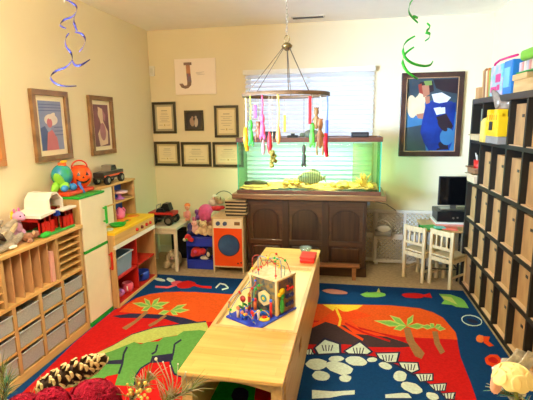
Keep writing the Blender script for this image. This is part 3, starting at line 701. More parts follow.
pile = [
 ('stuffed_ball', 'big round magenta-pink plush ball on top of the soft toy pile', PNP, [(( -1.50,4.45,.60),(.095,.08,.105))], None),
 ('stuffed_bear', 'cream teddy bear front and centre on the pile in the blue bin', CRM, [((-1.52,4.36,.43),(.06,.05,.055)),((-1.50,4.33,.50),(.042,.04,.038)),((-1.57,4.32,.41),(.025,.04,.022)),((-1.47,4.31,.40),(.025,.04,.022))], [('ear', CRM, [((-1.53,4.33,.535),.014),((-1.472,4.33,.535),.014)]), ('eye', EYE, [((-1.51,4.292,.51),.005),((-1.487,4.292,.51),.005)]), ('nose', EYE, [((-1.498,4.288,.496),.006)])]),
 ('stuffed_lamb', 'cream curly soft toy at the washer side of the soft toy pile', CRM, [((-1.42,4.34,.42),(.04,.045,.05)),((-1.41,4.30,.47),(.03,.03,.03))], [('ear', BEIGEF, [((-1.44,4.30,.485),(.016,.008,.01)),((-1.38,4.30,.485),(.016,.008,.01))])]),
 ('stuffed_rabbit', 'pale pink rabbit soft toy at left of the pile over the blue bin', fur('pale_pink_plush',(238,186,180)), [((-1.60,4.36,.44),(.045,.045,.055)),((-1.60,4.33,.51),(.034,.032,.032))], [('ear', PNP, [((-1.612,4.335,.555),(.009,.007,.03)),((-1.588,4.335,.553),(.009,.007,.03))]), ('eye', EYE, [((-1.61,4.30,.517),.004),((-1.59,4.30,.517),.004)])]),
 ('baby_doll', 'small peach doll with orange hair standing between monster truck and pink ball', SKIN, [((-1.735,4.50,.56),(.035,.03,.06)),((-1.735,4.495,.655),(.032,.03,.034)),((-1.70,4.48,.57),(.012,.012,.04)),((-1.77,4.48,.57),(.012,.012,.04)),((-1.72,4.49,.51),(.014,.016,.02)),((-1.75,4.49,.51),(.014,.016,.02))], [('hair', fur('orange_hair',(232,130,70)), [((-1.735,4.503,.672),(.036,.033,.030))]), ('dress', fur('pink_dress',(236,150,150)), [((-1.735,4.498,.565),(.042,.036,.05))]), ('eye', EYE, [((-1.745,4.466,.66),.003),((-1.725,4.466,.66),.003)])]),
 ('stuffed_starfish', 'bright red soft toy beside the pink ball on the pile', RDP, [((-1.375,4.47,.655),(.055,.04,.03)),((-1.32,4.47,.665),(.035,.03,.022)),((-1.43,4.46,.65),(.035,.03,.03))], None),
 ('stuffed_puppy', 'beige fluffy puppy soft toy at the top right of the pile', BEIGEF, [((-1.355,4.52,.735),(.06,.045,.045)),((-1.37,4.48,.765),(.035,.032,.032))], [('ear', BROWNF, [((-1.40,4.48,.765),(.01,.014,.022)),((-1.34,4.48,.765),(.01,.014,.022))]), ('eye', EYE, [((-1.38,4.45,.77),.004),((-1.36,4.45,.77),.004)])]),
 ('stuffed_duck', 'pale green and white soft toy under the red one on the pile', fur('mint_plush',(198,204,170)), [((-1.41,4.44,.58),(.05,.045,.05)),((-1.37,4.42,.60),(.035,.035,.035))], [('beak', ORANGE, [((-1.36,4.385,.60),(.012,.012,.007))])]),
 ('stuffed_snowman', 'white soft toy leaning on the wall above the pile', WHP, [((-1.45,4.57,.70),(.06,.05,.05)),((-1.43,4.56,.76),(.035,.035,.035))], [('nose', ORANGE, [((-1.43,4.524,.76),.006)])]),
 ('stuffed_whale', 'navy blue soft toy hanging over the left edge of the blue bin', NVP, [((-1.655,4.34,.46),(.028,.04,.055)),((-1.665,4.33,.40),(.025,.03,.04))], None),
 ('holiday_sock', 'red and white fabric toy drooping beside the blue bin rim', fur('red_felt',(204,40,44)), [((-1.66,4.28,.36),(.04,.028,.04)),((-1.62,4.27,.34),(.03,.022,.025))], [('trim', WHP, [((-1.70,4.28,.335),(.02,.022,.02))]), ('stripe', GREEN, [((-1.665,4.262,.345),(.012,.014,.02))])]),
 ('stuffed_fish', 'purple soft toy tucked beneath the big pink ball', fur('purple_plush',(120,70,150)), [((-1.585,4.42,.56),(.03,.04,.035)),((-1.60,4.42,.62),(.022,.03,.03))], None),
 ('stuffed_pig', 'brown and pink soft toy deep in the middle of the pile', fur('tan_pink_plush',(190,130,110)), [((-1.52,4.52,.46),(.10,.08,.06)),((-1.46,4.50,.50),(.08,.07,.05))], None),
]
for (n, l, m, ps, ex) in pile: plush(n, l, ps, m, ex)
tag(MB().tube([(-1.33+math.cos(PI*k/12)*.125, 4.60, .69+math.sin(PI*k/12)*.14) for k in range(13)], .005).bb(-1.46,-1.45,4.595,4.605,.40,.70).bb(-1.21,-1.20,4.595,4.605,.40,.70).done('wire_hoop', mat('green_wire',(90,110,90),.4)), 'thin green-grey wire hoop arching above the soft toy pile', 'wire hoop')

# ================================================================ TOY WASHING MACHINE
wm = thing('toy_washing_machine', 'toy washing machine with orange front and round dark blue door', 'toy washing machine', (-1.165,4.36,0))
W0, W1, V0, V1 = -1.358, -1.02, 4.20, 4.54
LW = wood('light_wood', (226,204,158), (210,186,138), axis='z')
c = MB(); c.bb(W0, W0+.016, V0, V1, 0, .60, bev=.002); c.bb(W1-.016, W1, V0, V1, 0, .60, bev=.002); c.done('side_panel', LW, wm)
MB().bb(W0-.004, W1+.004, V0-.006, V1, .60, .618, bev=.003).done('top', LW, wm)
MB().bb(W0+.016, W1-.016, V0, V0+.014, .50, .60).done('control_panel', CREAM, wm)
o = MB().bb(W0+.017, W1-.017, V0+.002, V0+.014, .085, .498, bev=.002).done('front_panel', mat('washer_orange', (240,84,20), .4, var=.03), wm)
MB().bb(W0+.016, W1-.016, V0+.004, V1, .07, .084).done('bottom_shelf', LW, wm)
dd = MB().cyl((-1.18,V0-.004,.315),(-1.18,V0+.006,.315),.112,seg=40).done('door', mat('door_blue', (24,60,110), .25, rgb2=(40,90,130), scale=6), wm)
MB().tube([(-1.18+math.cos(2*PI*k/40)*.113, V0-.002, .315+math.sin(2*PI*k/40)*.113) for k in range(40)], .006, closed=True).done('door_ring', mat('navy', (20,30,60), .4), wm)
for x in (-1.29, -1.215): MB().cyl((x,V0-.018,.55),(x,V0+.002,.55),.021,.023,seg=20).done('dial', mat('slate_blue', (60,80,120), .4), wm)
MB().bb(-1.115,-1.055,V0-.003,V0+.002,.535,.57,bev=.004).done('display', mat('display_brown',(120,90,50),.4), wm)
c = MB(); c.cyl((-1.085,V0-.004,.12),(-1.085,V0+.002,.12),.008).cyl((-1.05,V0-.004,.13),(-1.05,V0+.002,.13),.008); c.done('latch', SMOKE, wm)
for k in range(5):
    t = thing('stacked_case', 'dark-edged flat case on the toy washing machine, %s of the stack of five' % ['bottom','second from bottom','middle','second from top','top'][k], 'case', (-1.12,4.38,.619+k*.034), group='flat cases stacked on the toy washing machine')
    z = .619+k*.034; dx = random.uniform(-.006,.006)
    MB().bb(-1.225+dx,-1.0+dx,4.26,4.50,z,z+.019,bev=.003).done('base', mat('case_dark',(40,34,26),.4), t)
    MB().bb(-1.228+dx,-.997+dx,4.258,4.50,z+.019,z+.033,bev=.004).done('lid', mat('case_tan',(206,184,140),.4), t)

# ================================================================ AQUARIUM STAND
st = thing('aquarium_stand', 'dark stained wooden aquarium cabinet with three arched front panels', 'cabinet', (-.38,4.52,0))
S0, S1, SY = -1.0, .235, 4.30
MB().bb(S0+.02, S1-.02, SY+.02, 4.80, .03, .80).done('carcass', DARKW, st)
MB().bb(S0-.012, S1+.012, SY-.012, 4.815, 0, .10, bev=.008).done('plinth', DARKX, st)
MB().prism([(S0-.0, SY-.0, .792),(S1+.0,SY-.0,.792),(S1+.0,4.80,.792),(S0-.0,4.80,.792)], (0,0,.02)).done('cornice', DARKX, st)
MB().bb(-1.135, .412, 4.205, 4.82, .812, .868, bev=.010).done('top_ledge', mat('ledge_walnut', (142,104,66), .35, rgb2=(112,78,48), scale=4, stretch=(1,12,12), coat=.15), st)
c = MB()
pw = (S1-S0)/3
for x in (S0, S0+pw, S0+2*pw, S1): c.bb(max(S0,x-.035), min(S1,x+.035), SY-.004, SY+.02, .10, .792, bev=.003)
c.done('stile', DARKW, st)
c = MB()
for z in (.118, .345, .765): c.bb(S0+.03, S1-.03, SY-.002, SY+.02, z-.025, z+.025, bev=.003)
c.done('rail', DARKX, st)
for i in range(3):
    x0, x1 = S0+i*pw+.035, S0+(i+1)*pw-.035; xm = (x0+x1)/2; r = (x1-x0)/2-.03
    # arch spandrel: rectangle with an arched cut
    n = 14; top = .742
    pts = [(xm+math.cos(PI-PI*k/n)*r, SY+.006, .60+math.sin(PI-PI*k/n)*r*.75) for k in range(n+1)]
    s = MB()
    for a, b_ in zip(pts, pts[1:]): s.prism([a, b_, (b_[0], b_[1], top), (a[0], a[1], top)], (0,.016,0))
    s.bb(x0, xm-r, SY+.006, SY+.022, .37, top); s.bb(xm+r, x1, SY+.006, SY+.022, .37, top)
    dr = s.done('door_frame', DARKX, st)
    pn = MB(); pts2 = [(xm-r+.02, SY+.012, .39)] + [(xm+math.cos(PI-PI*k/n)*(r-.02), SY+.012, .60+math.sin(PI-PI*k/n)*(r-.02)*.75) for k in range(n+1)] + [(xm+r-.02, SY+.012, .39)]
    pn.prism(pts2, (0,.012,0)); pn.done('arched_panel', DARKW, st)
    MB().bb(x0+.03, x1-.03, SY+.006, SY+.024, .165, .30, bev=.008).done('lower_panel', DARKW, st)
br = thing('low_rail_bench', 'low narrow brown wooden rail bench in front of the dark aquarium cabinet', 'bench', (-.1,4.2,0))
RW_ = wood('rail_wood', (170,116,70), (140,92,54), axis='x')
MB().bb(-.42, .175, 4.17, 4.25, .135, .158, bev=.004).done('top', RW_, br)
for x in (-.40, .10): MB().bb(x, x+.04, 4.19, 4.23, 0, .135, bev=.003).done('leg', RW_, br)

# ================================================================ AQUARIUM
Q0, Q1, QY0, QY1, QB, QT = -1.075, .352, 4.24, 4.66, .868, 1.435
aq = thing('aquarium', 'large rectangular glass aquarium with wooden rims in front of bright window', 'aquarium', (-.36,4.45,QB))
RIM = mat('rim_wood', (112,70,50), .4, rgb2=(90,54,38), scale=4, stretch=(1,10,10), coat=.2)
def ringframe(z0, z1, o, t=.03, m=RIM, name='rim'):
    r = MB(); r.bb(Q0-o, Q1+o, QY0-o, QY0-o+t, z0, z1, bev=.004); r.bb(Q0-o, Q1+o, QY1+o-t, QY1+o, z0, z1, bev=.004); r.bb(Q0-o, Q0-o+t, QY0-o+t, QY1+o-t, z0, z1); r.bb(Q1+o-t, Q1+o, QY0-o+t, QY1+o-t, z0, z1)
    return r.done(name, m, aq)
ringframe(QB, QB+.038, .008, name='lower_rim'); ringframe(1.39, QT, .008, name='upper_rim')
GF = clear('tank_glass', (246,254,250), .05, .01)
GS = clear('tank_glass_edge', (185,232,218), .06, .02)
g = MB(); g.bb(Q0, Q1, QY0, QY0+.008, QB+.02, 1.395); g.bb(Q0, Q1, QY1-.008, QY1, QB+.02, 1.395); g.done('glass_panel', GF, aq)
g = MB(); g.bb(Q0, Q0+.010, QY0+.008, QY1-.008, QB+.02, 1.395); g.bb(Q1-.010, Q1, QY0+.008, QY1-.008, QB+.02, 1.395); g.done('side_glass', GS, aq)
g = MB(); g.bb(Q0+.001, Q0+.010, QY0-.001, QY0+.0, QB+.03, 1.39); g.bb(Q1-.010, Q1-.001, QY0-.001, QY0+.0, QB+.03, 1.39); g.done('silicone_seam', mat('seam_teal',(70,190,160),.2), aq)
MB().bb(Q0+.011, Q1-.011, QY0+.009, QY1-.009, QB+.02, 1.365).done('water', clear('tank_water', (240,252,242), .02, .01), aq)
MB().bb(Q0+.02, Q1-.02, QY0+.01, QY1-.01, QB+.02, QB+.028).done('bottom_glass', GF, aq)
# rear overflow box, green tinted
MB().bb(.09, .30, QY1-.10, QY1-.094, QB+.03, 1.36).bb(.09, .096, QY1-.094, QY1-.01, QB+.03, 1.36).done('filter_partition', clear('green_acrylic', (236,244,214), .05, .05, .10, (210,224,160)), aq)
# hood
hd = MB().bb(Q0+.02, Q1-.02, QY0+.02, QY1-.02, 1.405, 1.425, bev=.004).done('hood', mat('hood_wood', (116,70,44), .4), aq)
MB().bb(-.85, .05, 4.38, 4.50, 1.385, 1.404, bev=.004).done('light_tube', emat('tank_lamp', (255,250,210), 14.0), aq)
# bed of the tank
GRAV = mat('gravel_mix', (214,170,70), .8, rgb2=(120,80,40), scale=60, bump=1, bscale=90)
gv = MB(); nx_, ny_ = 60, 14; grid = []
for i in range(nx_+1):
    row = []
    for j in range(ny_+1):
        x = Q0+.014+(Q1-Q0-.028)*i/nx_; y = QY0+.012+(QY1-QY0-.024)*j/ny_
        z = QB+.05+.012*math.sin(x*9)+.02*(j/ny_)+random.uniform(-.004,.006)
        row.append(gv.bm.verts.new((x,y,z)))
    grid.append(row)
for i in range(nx_):
    for j in range(ny_): gv.bm.faces.new((grid[i][j], grid[i+1][j], grid[i+1][j+1], grid[i][j+1]))
tag(gv.done('gravel', GRAV, fix=False), 'yellow brown gravel bed covering the bottom of the aquarium', 'gravel', kind='stuff')
YRK = mat('yellow_rock', (236,190,60), .7, rgb2=(196,140,50), scale=14, bump=.5)
src = None
for k in range(26):
    x = random.uniform(-.62, -.02) if k < 18 else random.choice([random.uniform(-.95,-.65), random.uniform(0,.3)])
    y = random.uniform(4.29, 4.5); sc_ = random.uniform(.7, 1.5); hill = .03*max(0, 1-abs(x+.42)/.3)
    if src is None:
        src = MB().ell((0,0,.018), (.032,.026,.018), seg=12, jit=.12).done('rock', YRK, local=True); o = src
    else:
        o = src.copy(); COL.objects.link(o)
    o.location = (x, y, QB+.055+hill+.01*((y-4.24)/.4)); o.rotation_euler = (0, 0, random.uniform(0, 6)); o.scale = (sc_, sc_, sc_*random.uniform(.7,1.3))
    tag(o, 'yellow stone lying in the gravel bed of the aquarium', 'rock', 'yellow stones in the aquarium')
# striped fish (facing left)
FISHM = bpy.data.materials.new('olive_banded_scales'); FISHM.use_nodes = True
nt = FISHM.node_tree; bs = nt.nodes['Principled BSDF']; tc = nt.nodes.new('ShaderNodeTexCoord'); wv = nt.nodes.new('ShaderNodeTexWave'); wv.inputs['Scale'].default_value = 14; wv.inputs['Distortion'].default_value = 2.5
cr = nt.nodes.new('ShaderNodeValToRGB'); cr.color_ramp.elements[0].color = lin((110,104,60)); cr.color_ramp.elements[1].color = lin((190,180,120))
nt.links.new(tc.outputs['Object'], wv.inputs['Vector']); nt.links.new(wv.outputs['Fac'], cr.inputs['Fac']); nt.links.new(cr.outputs['Color'], bs.inputs['Base Color']); bs.inputs['Roughness'].default_value = .4
fx, fy, fz = -.335, 4.33, 1.03
t = thing('fish', 'big olive striped fish hovering over yellow stones in the aquarium', 'fish', (fx, fy, fz-.08))
b = MB().ell((fx, fy, fz), (.115, .035, .072), seg=24).ell((fx-.085, fy, fz-.005), (.05,.026,.038), seg=16).ell((fx+.10, fy, fz-.01), (.04,.014,.03), seg=12)
bo = b.done('body', FISHM, t); md = bo.modifiers.new('weld','REMESH'); md.mode='VOXEL'; md.voxel_size=.006; md.use_smooth_shade=True
MB().prism([(fx+.11,fy-.003,fz),(fx+.165,fy-.003,fz+.03),(fx+.15,fy-.003,fz-.01),(fx+.165,fy-.003,fz-.055)], (0,.006,0)).done('tail_fin', FISHM, t)
MB().prism([(fx-.05,fy-.003,fz+.06),(fx+.03,fy-.003,fz+.092),(fx+.11,fy-.003,fz+.05),(fx+.08,fy-.003,fz+.03)], (0,.006,0)).done('dorsal_fin', FISHM, t)
MB().ell((fx-.095, fy-.024, fz+.008), .008).done('eye', EYE, t)
tag(MB().tube([(-1.03,4.36,.955),(-.94,4.36,.968),(-.86,4.37,.965),(-.79,4.38,.958)], .022, rr=[.018,.026,.024,.014], seg=10).done('driftwood', mat('driftwood', (70,74,50), .8, var=.3, bump=.8)), 'dark green-brown log lying at left end inside the aquarium', 'driftwood')
t = thing('tank_plant', 'yellow feathery coral-like plant at the right end inside the aquarium', 'aquarium plant', (.20,4.36,QB+.06))
b = MB()
for k in range(34):
    a = random.uniform(0, 2*PI); L = random.uniform(.07,.15); e = random.uniform(0,.9)
    dx, dy = math.cos(a)*e*.10, math.sin(a)*e*.04
    b.tube([(.20,4.36,QB+.055),(.20+dx*.5,4.36+dy*.5,QB+.06+L*.6),(.20+dx,4.36+dy,QB+.06+L)], .006, seg=5, rr=[.008,.007,.003])
b.done('fronds', mat('coral_yellow', (240,180,60), .6, var=.15), t)
# things standing on the hood
HT = 1.4255
t = thing('air_pump', 'small black box on the right end of the aquarium hood', 'pump', (.16,4.42,HT))
MB().bb(.06,.235,4.36,4.48,HT,HT+.055,bev=.008).done('housing', SMOKE, t); MB().bb(.075,.22,4.355,4.362,HT+.015,HT+.040).done('front_grille', DGREY, t)
t = thing('hood_dome', 'grey-green domed figure on the middle of the aquarium hood', 'figurine', (-.33,4.42,HT))
MB().ell((-.33,4.42,HT+.03),(.085,.06,.055)).bb(-.40,-.26,4.38,4.46,HT,HT+.02,bev=.006).done('shell', mat('turtle_grey',(110,120,100),.6,bump=.4,bscale=60), t)
MB().ell((-.425,4.41,HT+.03),(.03,.024,.022)).done('head', mat('turtle_green',(120,130,96),.6), t)
t = thing('filter_box', 'dark grey filter box towards the left of the aquarium hood', 'filter', (-.78,4.42,HT))
MB().bb(-.84,-.70,4.37,4.47,HT,HT+.06,bev=.008).done('housing', DGREY, t); MB().bb(-.85,-.69,4.36,4.48,HT+.06,HT+.068,bev=.003).done('lid', SMOKE, t)
t = thing('feeder_box', 'low black feeder beside the grey-green dome on aquarium hood', 'feeder', (-.52,4.42,HT))
MB().bb(-.58,-.47,4.38,4.46,HT,HT+.028,bev=.006).done('housing', SMOKE, t); MB().cyl((-.525,4.42,HT+.028),(-.525,4.42,HT+.045),.02).done('dial', DGREY, t)
tag(MB().tube([PY(358,199,4.62), PY(372,201,4.66), PY(386,204,4.70), PY(395,210,4.74), PY(398,213,4.77)], .004).done('power_cord', SMOKE), 'black power cord trailing from aquarium towards the white gate', 'cord')

# ================================================================ GATE (two sliding mesh panels)
GP = mat('gate_plastic', (222,216,204), .5, var=.03)
gt = thing('baby_gate', 'off-white plastic lattice baby gate leaning flat against back wall beside the aquarium cabinet', 'baby gate', (.62,4.75,0))
def mesh_panel(x0, x1, z0, z1, y, name):
    s = MB(); f = .035
    s.bb(x0,x1,y,y+.022,z0,z0+f,bev=.005); s.bb(x0,x1,y,y+.022,z1-f,z1,bev=.005); s.bb(x0,x0+f,y,y+.022,z0+f,z1-f,bev=.003); s.bb(x1-f,x1,y,y+.022,z0+f,z1-f,bev=.003)
    zm = (z0+z1)/2; s.bb(x0+f,x1-f,y,y+.022,zm-.03,zm+.03); xm = x0+(x1-x0)*.52; s.bb(xm-.015,xm+.015,y,y+.02,z0+f,z1-f)
    fr_ = s.done(name, GP, gt)
    l = MB(); p = .045; yy = y+.011
    for (za, zb) in ((z0+f, zm-.03), (zm+.03, z1-f)):
        for (xa, xb) in ((x0+f, xm-.015), (xm+.015, x1-f)):
            w_, h_ = xb-xa, zb-za
            for sgn in (1, -1):
                k = -h_
                while k < w_:
                    # diagonal line x = k + t, z = t, clipped to the panel opening
                    t0 = max(0, -k); t1 = min(h_, w_-k)
                    if t1-t0 > .01:
                        if sgn == 1: a, b_ = (xa+k+t0, za+t0), (xa+k+t1, za+t1)
                        else: a, b_ = (xa+k+t0, zb-t0), (xa+k+t1, zb-t1)
                        l.tube([(a[0],yy,a[1]),(b_[0],yy,b_[1])], .0065, seg=4)
                    k += p
    l.done('lattice', GP, gt)
mesh_panel(.345, .965, .02, .625, 4.745, 'front_frame')
mesh_panel(.05, .62, .03, .615, 4.785, 'rear_frame')
MB().bb(.36,.395,4.74,4.77,0,.02).bb(.915,.95,4.74,4.77,0,.02).done('foot', GP, gt)
t = thing('hand_vacuum', 'white and grey cylindrical plastic device with curved handle hanging on the gate', 'handheld device', (.43,4.70,.34))
MB().cyl((.35,4.70,.375),(.52,4.70,.375),.035,.04,seg=20).done('body', mat('device_grey',(170,168,166),.4), t)
MB().ell((.44,4.70,.42),(.075,.04,.045)).done('housing', WHITE, t)
MB().tube([(.37,4.70,.50),(.42,4.70,.525),(.48,4.70,.50),(.53,4.70,.44)], .008).done('handle', WHITE, t)

# ================================================================ KIDS TABLE, COMPUTER, CHAIRS
kt2 = thing('computer_table', 'small tan table with black metal legs carrying the computer, back right corner', 'table', (1.08,4.52,0))
MB().bb(.79,1.30,4.27,4.80,.505,.528,bev=.006).done('tabletop', wood('table_tan',(204,170,116),(186,150,96)), kt2)
for x in (.82, 1.13): 
    for y in (4.32, 4.74): MB().cyl((x,y,0),(x,y,.505),.011,seg=10).done('leg', SMOKE, kt2)
MB().tube([(.82,4.32,.12),(1.13,4.32,.12)],.006).tube([(1.13,4.32,.12),(1.13,4.74,.12)],.006).done('stretcher', SMOKE, kt2)
KCH = wood('chair_birch', (228,210,164), (212,190,142), axis='z')
def kchair(loc, rz, label):
    """seat faces local +y, back at local y=0"""
    t = thing('kids_chair', label, 'chair', loc, rz, group='pale wooden children\'s chairs')
    W, D, SH, BHH = .25, .26, .30, .56
    for x in (-W/2, W/2-.03):
        MB().box((x+.015, .015, BHH/2), (.030, .026, BHH), bev=.004).done('leg', KCH, t, local=True)
        MB().box((x+.015, D-.015, SH/2), (.030, .026, SH), bev=.004).done('leg', KCH, t, local=True)
    MB().box((0, D/2+.005, SH+.008), (W-.004, D-.0, .016), bev=.004).done('seat', KCH, t, local=True)
    s = MB(); s.box((0,.013,SH-.03),(W-.05,.016,.04)); s.box((0,D-.015,SH-.03),(W-.05,.016,.04)); s.box((-W/2+.015,D/2,SH-.03),(.016,D-.04,.04)); s.box((W/2-.015,D/2,SH-.03),(.016,D-.04,.04)); s.done('apron', KCH, t, local=True)
    MB().box((0,.013,BHH-.03),(W-.056,.018,.05),bev=.004).done('top_rail', KCH, t, local=True)
    MB().box((0,.013,SH+.085),(W-.056,.018,.03),bev=.004).done('lower_rail', KCH, t, local=True)
    for x in (-.055, 0, .055): MB().box((x,.013,SH+.165),(.018,.012,.14)).done('back_slat', KCH, t, local=True)
    MB().box((0,D/2,.12),(.0,.0,.0)) 
    s = MB(); s.box((-W/2+.015,D/2,.11),(.014,D-.04,.018)); s.box((W/2-.015,D/2,.11),(.014,D-.04,.018)); s.done('stretcher', KCH, t, local=True)
    return t
kchair((.695,4.29,0), -math.radians(45), 'pale wooden child\'s chair nearer the white gate, back turned to the room')
kchair((.92,4.145,0), -math.radians(46), 'pale wooden child\'s chair nearer the black cube shelf, back turned to the room')
z = .528
tag(MB().bb(.93,1.28,4.46,4.76,z,z+.018,bev=.002).done('book', mat('pink_book',(226,150,130),.5)), 'pinkish thin book lying under the black computer box', 'book')
tag(MB().bb(.93,1.28,4.47,4.77,z+.0185,z+.036,bev=.002).done('magazine', WHITE), 'white magazine between the pink book and black computer box', 'magazine')
t = thing('game_console', 'black computer box with two small silver buttons under the monitor', 'computer', (1.11,4.62,z+.037))
MB().bb(.945,1.285,4.49,4.78,z+.037,z+.145,bev=.006).done('housing', SMOKE, t)
MB().cyl((1.10,4.485,z+.08),(1.10,4.492,z+.08),.010).cyl((1.14,4.485,z+.085),(1.14,4.492,z+.085),.009).done('button', STEEL, t)
mz = z+.1455
t = thing('monitor', 'black flat screen computer monitor with silver foot on the computer box', 'monitor', (1.12,4.62,mz))
MB().bb(.965,1.275,4.595,4.625,mz+.045,mz+.345,bev=.006).done('bezel', SMOKE, t)
MB().bb(.978,1.262,4.592,4.596,mz+.058,mz+.332).done('screen', mat('screen_black',(10,10,12),.12,spec=.6), t)
MB().bb(.99,1.25,4.55,4.69,mz,mz+.012,bev=.005).bb(1.09,1.15,4.61,4.64,mz+.012,mz+.08).done('foot', STEEL, t)
tag(MB().box((.86,4.36,z+.008),(.15,.17,.014),rot=(0,0,.3),bev=.002).done('board_book', GREEN), 'green flat children\'s book on the near end of computer table', 'book')
tag(MB().box((1.03,4.35,z+.007),(.16,.12,.012),rot=(0,0,-.2),bev=.002).done('picture_book', mat('coral_red',(226,110,90),.5)), 'coral red picture book at front of computer table', 'book')
tag(MB().box((.94,4.33,z+.019),(.10,.07,.010),rot=(.0,0,.1),bev=.002).done('leaflet', mat('aqua',(120,200,190),.5)), 'small aqua leaflet lying across two books on computer table', 'leaflet')

# ================================================================ BLACK CUBE SHELF
cs = thing('cube_shelf', 'tall black cube shelf with tan boxes along the right wall', 'shelf', (1.30,3.33,0))
SX, SXB = 1.14, 1.435
ycol = [4.245, 3.94, 3.64, 3.34, 3.04, 2.74, 2.42]
zrow = [0.02, .365, .675, 1.02, 1.395, 1.745]
MB().bb(SX, SXB, ycol[-1]-.03, ycol[0]+.02, 1.725, 1.77, bev=.003).done('top_board', mat('shelf_top_black',(58,50,46),.5,var=.1), cs)
for y in (ycol[0], ycol[-1]): MB().bb(SX, SXB, y-.018, y+.018, 0, 1.725, bev=.002).done('side_panel', BLACK, cs)
for z in zrow[:-1]: MB().bb(SX+.002, SXB-.01, ycol[-1]+.018, ycol[0]-.018, z-.014, z+.014).done('shelf_board', BLACK, cs)
for i, y in enumerate(ycol[1:-1]):
    s = MB()
    for r in range(5):
        if r == 4 and i == 1: continue
        s.bb(SX+.003, SXB-.012, y-.013, y+.013, zrow[r]+.014, zrow[r+1]-.014)
    s.done('divider', BLACK, cs)
MB().bb(SXB-.010, SXB-.004, ycol[-1]+.018, ycol[0]-.018, .034, 1.725).done('back_board', BLACK, cs)
BOXM = mat('box_tan', (196,158,108), .65, rgb2=(172,134,88), scale=5, stretch=(1,3,1), bump=.2, bscale=120)
LIPM = mat('box_lip', (226,190,150), .6, var=.06)
src = None
rn = ['bottom', 'second from bottom', 'middle', 'second from top', 'top']; cn = ['far end', 'second from far end', 'third from far end', 'fourth from far end', 'fifth from far end', 'nearest']
for r in range(5):
    for i in range(6):
        if r == 4 and i in (0, 1, 2): continue
        if r == 3 and i == 0: continue
        if i == 5 and r in (4, 3): continue
        y = (ycol[i]+ycol[i+1])/2; z = zrow[r]+.014
        if src is None:
            src = thing('storage_box', 'x', 'box', (1.30, y, z))
            b = MB(); w_, d_, h_ = .262, .205, .285; x0, x1 = -.118, .115
            b.bb(x0, x0+.006, -w_/2, w_/2, .004, h_); b.bb(x1-.006, x1, -w_/2, w_/2, .004, h_); b.bb(x0, x1, -w_/2, -w_/2+.006, .004, h_); b.bb(x0, x1, w_/2-.006, w_/2, .004, h_); b.bb(x0, x1, -w_/2, w_/2, .004, .010)
            b.done('body', BOXM, src, local=True)
            MB().bb(-.148, .115, -w_/2, w_/2, 0, .006, bev=.001).done('tray_lip', LIPM, src, local=True)
            MB().bb(-.120, -.117, -.018, .018, .195, .215).done('grip_hole', SMOKE, src, local=True)
            o = src
        else:
            o = copy_tree(src); o.location = (1.30, y, z)
        tag(o, 'tan box in black cube shelf, %s row, %s column' % (rn[r], cn[i]), 'box', 'tan boxes in the black cube shelf')
# far column, upper compartments
z4 = zrow[4]+.014; z3 = zrow[3]+.014
tub('basket', 'flat beige basket in the top far compartment of black cube shelf', 'basket', 1.125, 1.38, 3.97, 4.21, z4, z4+.05, mat('beige_basket',(222,196,150),.7,bump=.5,bscale=80), flare=.006)
tag(MB().bb(1.16,1.36,4.03,4.045,z4+.052,z4+.27,bev=.002).done('picture_book', mat('grey_green_book',(140,150,130),.5)), 'thin grey-green book standing above beige basket in top far compartment', 'book')
tub('basket', 'cream lower basket in far compartment of the second shelf row', 'basket', 1.12, 1.38, 3.97, 4.21, z3, z3+.075, mat('cream_basket',(222,200,164),.7,bump=.5,bscale=80), flare=.006)
tub('basket', 'brown upper basket stacked on the cream one in the second shelf row', 'basket', 1.12, 1.37, 3.975, 4.205, z3+.085, z3+.135, mat('brown_basket',(146,104,72),.7,bump=.5,bscale=80), flare=.004)
t = thing('pencil_cup', 'red cup holding white sticks above stacked baskets in black shelf', 'cup', (1.16,4.05,z3+.094))
cz = z3+.0935
MB().lathe([(0,0),(.04,0),(.048,.11),(.043,.11),(.036,.005),(0,.005)], (1.18,4.06,cz)).done('cup', RED, t)
MB().tube([(1.18,4.06,cz+.02),(1.15,4.08,cz+.17)],.005).tube([(1.19,4.05,cz+.02),(1.19,4.03,cz+.16)],.005).tube([(1.18,4.07,cz+.02),(1.17,4.10,cz+.15)],.005).done('stick', WHITE, t)
# yellow castle toy
ct = thing('toy_castle', 'yellow toy castle with battlements in the top row of black shelf', 'toy castle', (1.21,3.55,z4))
b = MB(); b.bb(1.10,1.32,3.42,3.70,z4+.055,z4+.20,bev=.004)
for yy in (3.42, 3.475, 3.53, 3.585, 3.64): b.bb(1.10,1.13,yy+.006,yy+.042,z4+.20,z4+.225)
for yy in (3.44, 3.60): b.bb(1.095,1.17,yy,yy+.07,z4+.12,z4+.255,bev=.004)
b.done('walls', YELLOW, ct)
MB().bb(1.085,1.15,3.70,3.78,z4,z4+.17,bev=.006).ell((1.115,3.74,z4+.17),(.03,.036,.025)).done('tower', mat('pale_yellow',(236,210,110),.5), ct)
MB().bb(1.094,1.099,3.535,3.60,z4+.10,z4+.165).done('gate', SMOKE, ct)
c = MB()
for k in range(5): c.bb(1.093,1.097,3.44+k*.05,3.452+k*.05,z4+.175,z4+.215)
c.done('window', mat('amber',(206,150,30),.5), ct)
MB().bb(1.10,1.33,3.40,3.68,z4,z4+.055,bev=.003).done('stone_base', mat('castle_grey',(150,146,140),.6), ct)
t = thing('plastic_bag', 'crumpled clear bag of small toys resting on top of the yellow castle', 'bag', (1.2,3.56,z4+.256))
bg = MB(); bg.ell((1.20,3.52,z4+.285),(.075,.10,.04),seg=18,jit=.10).cyl((1.17,3.54,z4+.27),(1.12,3.66,z4+.40),.06,.012,seg=10); bg.done('film', clear('bag_film',(236,232,226),.12,.15,.45,(214,196,176)), t)
b = MB()
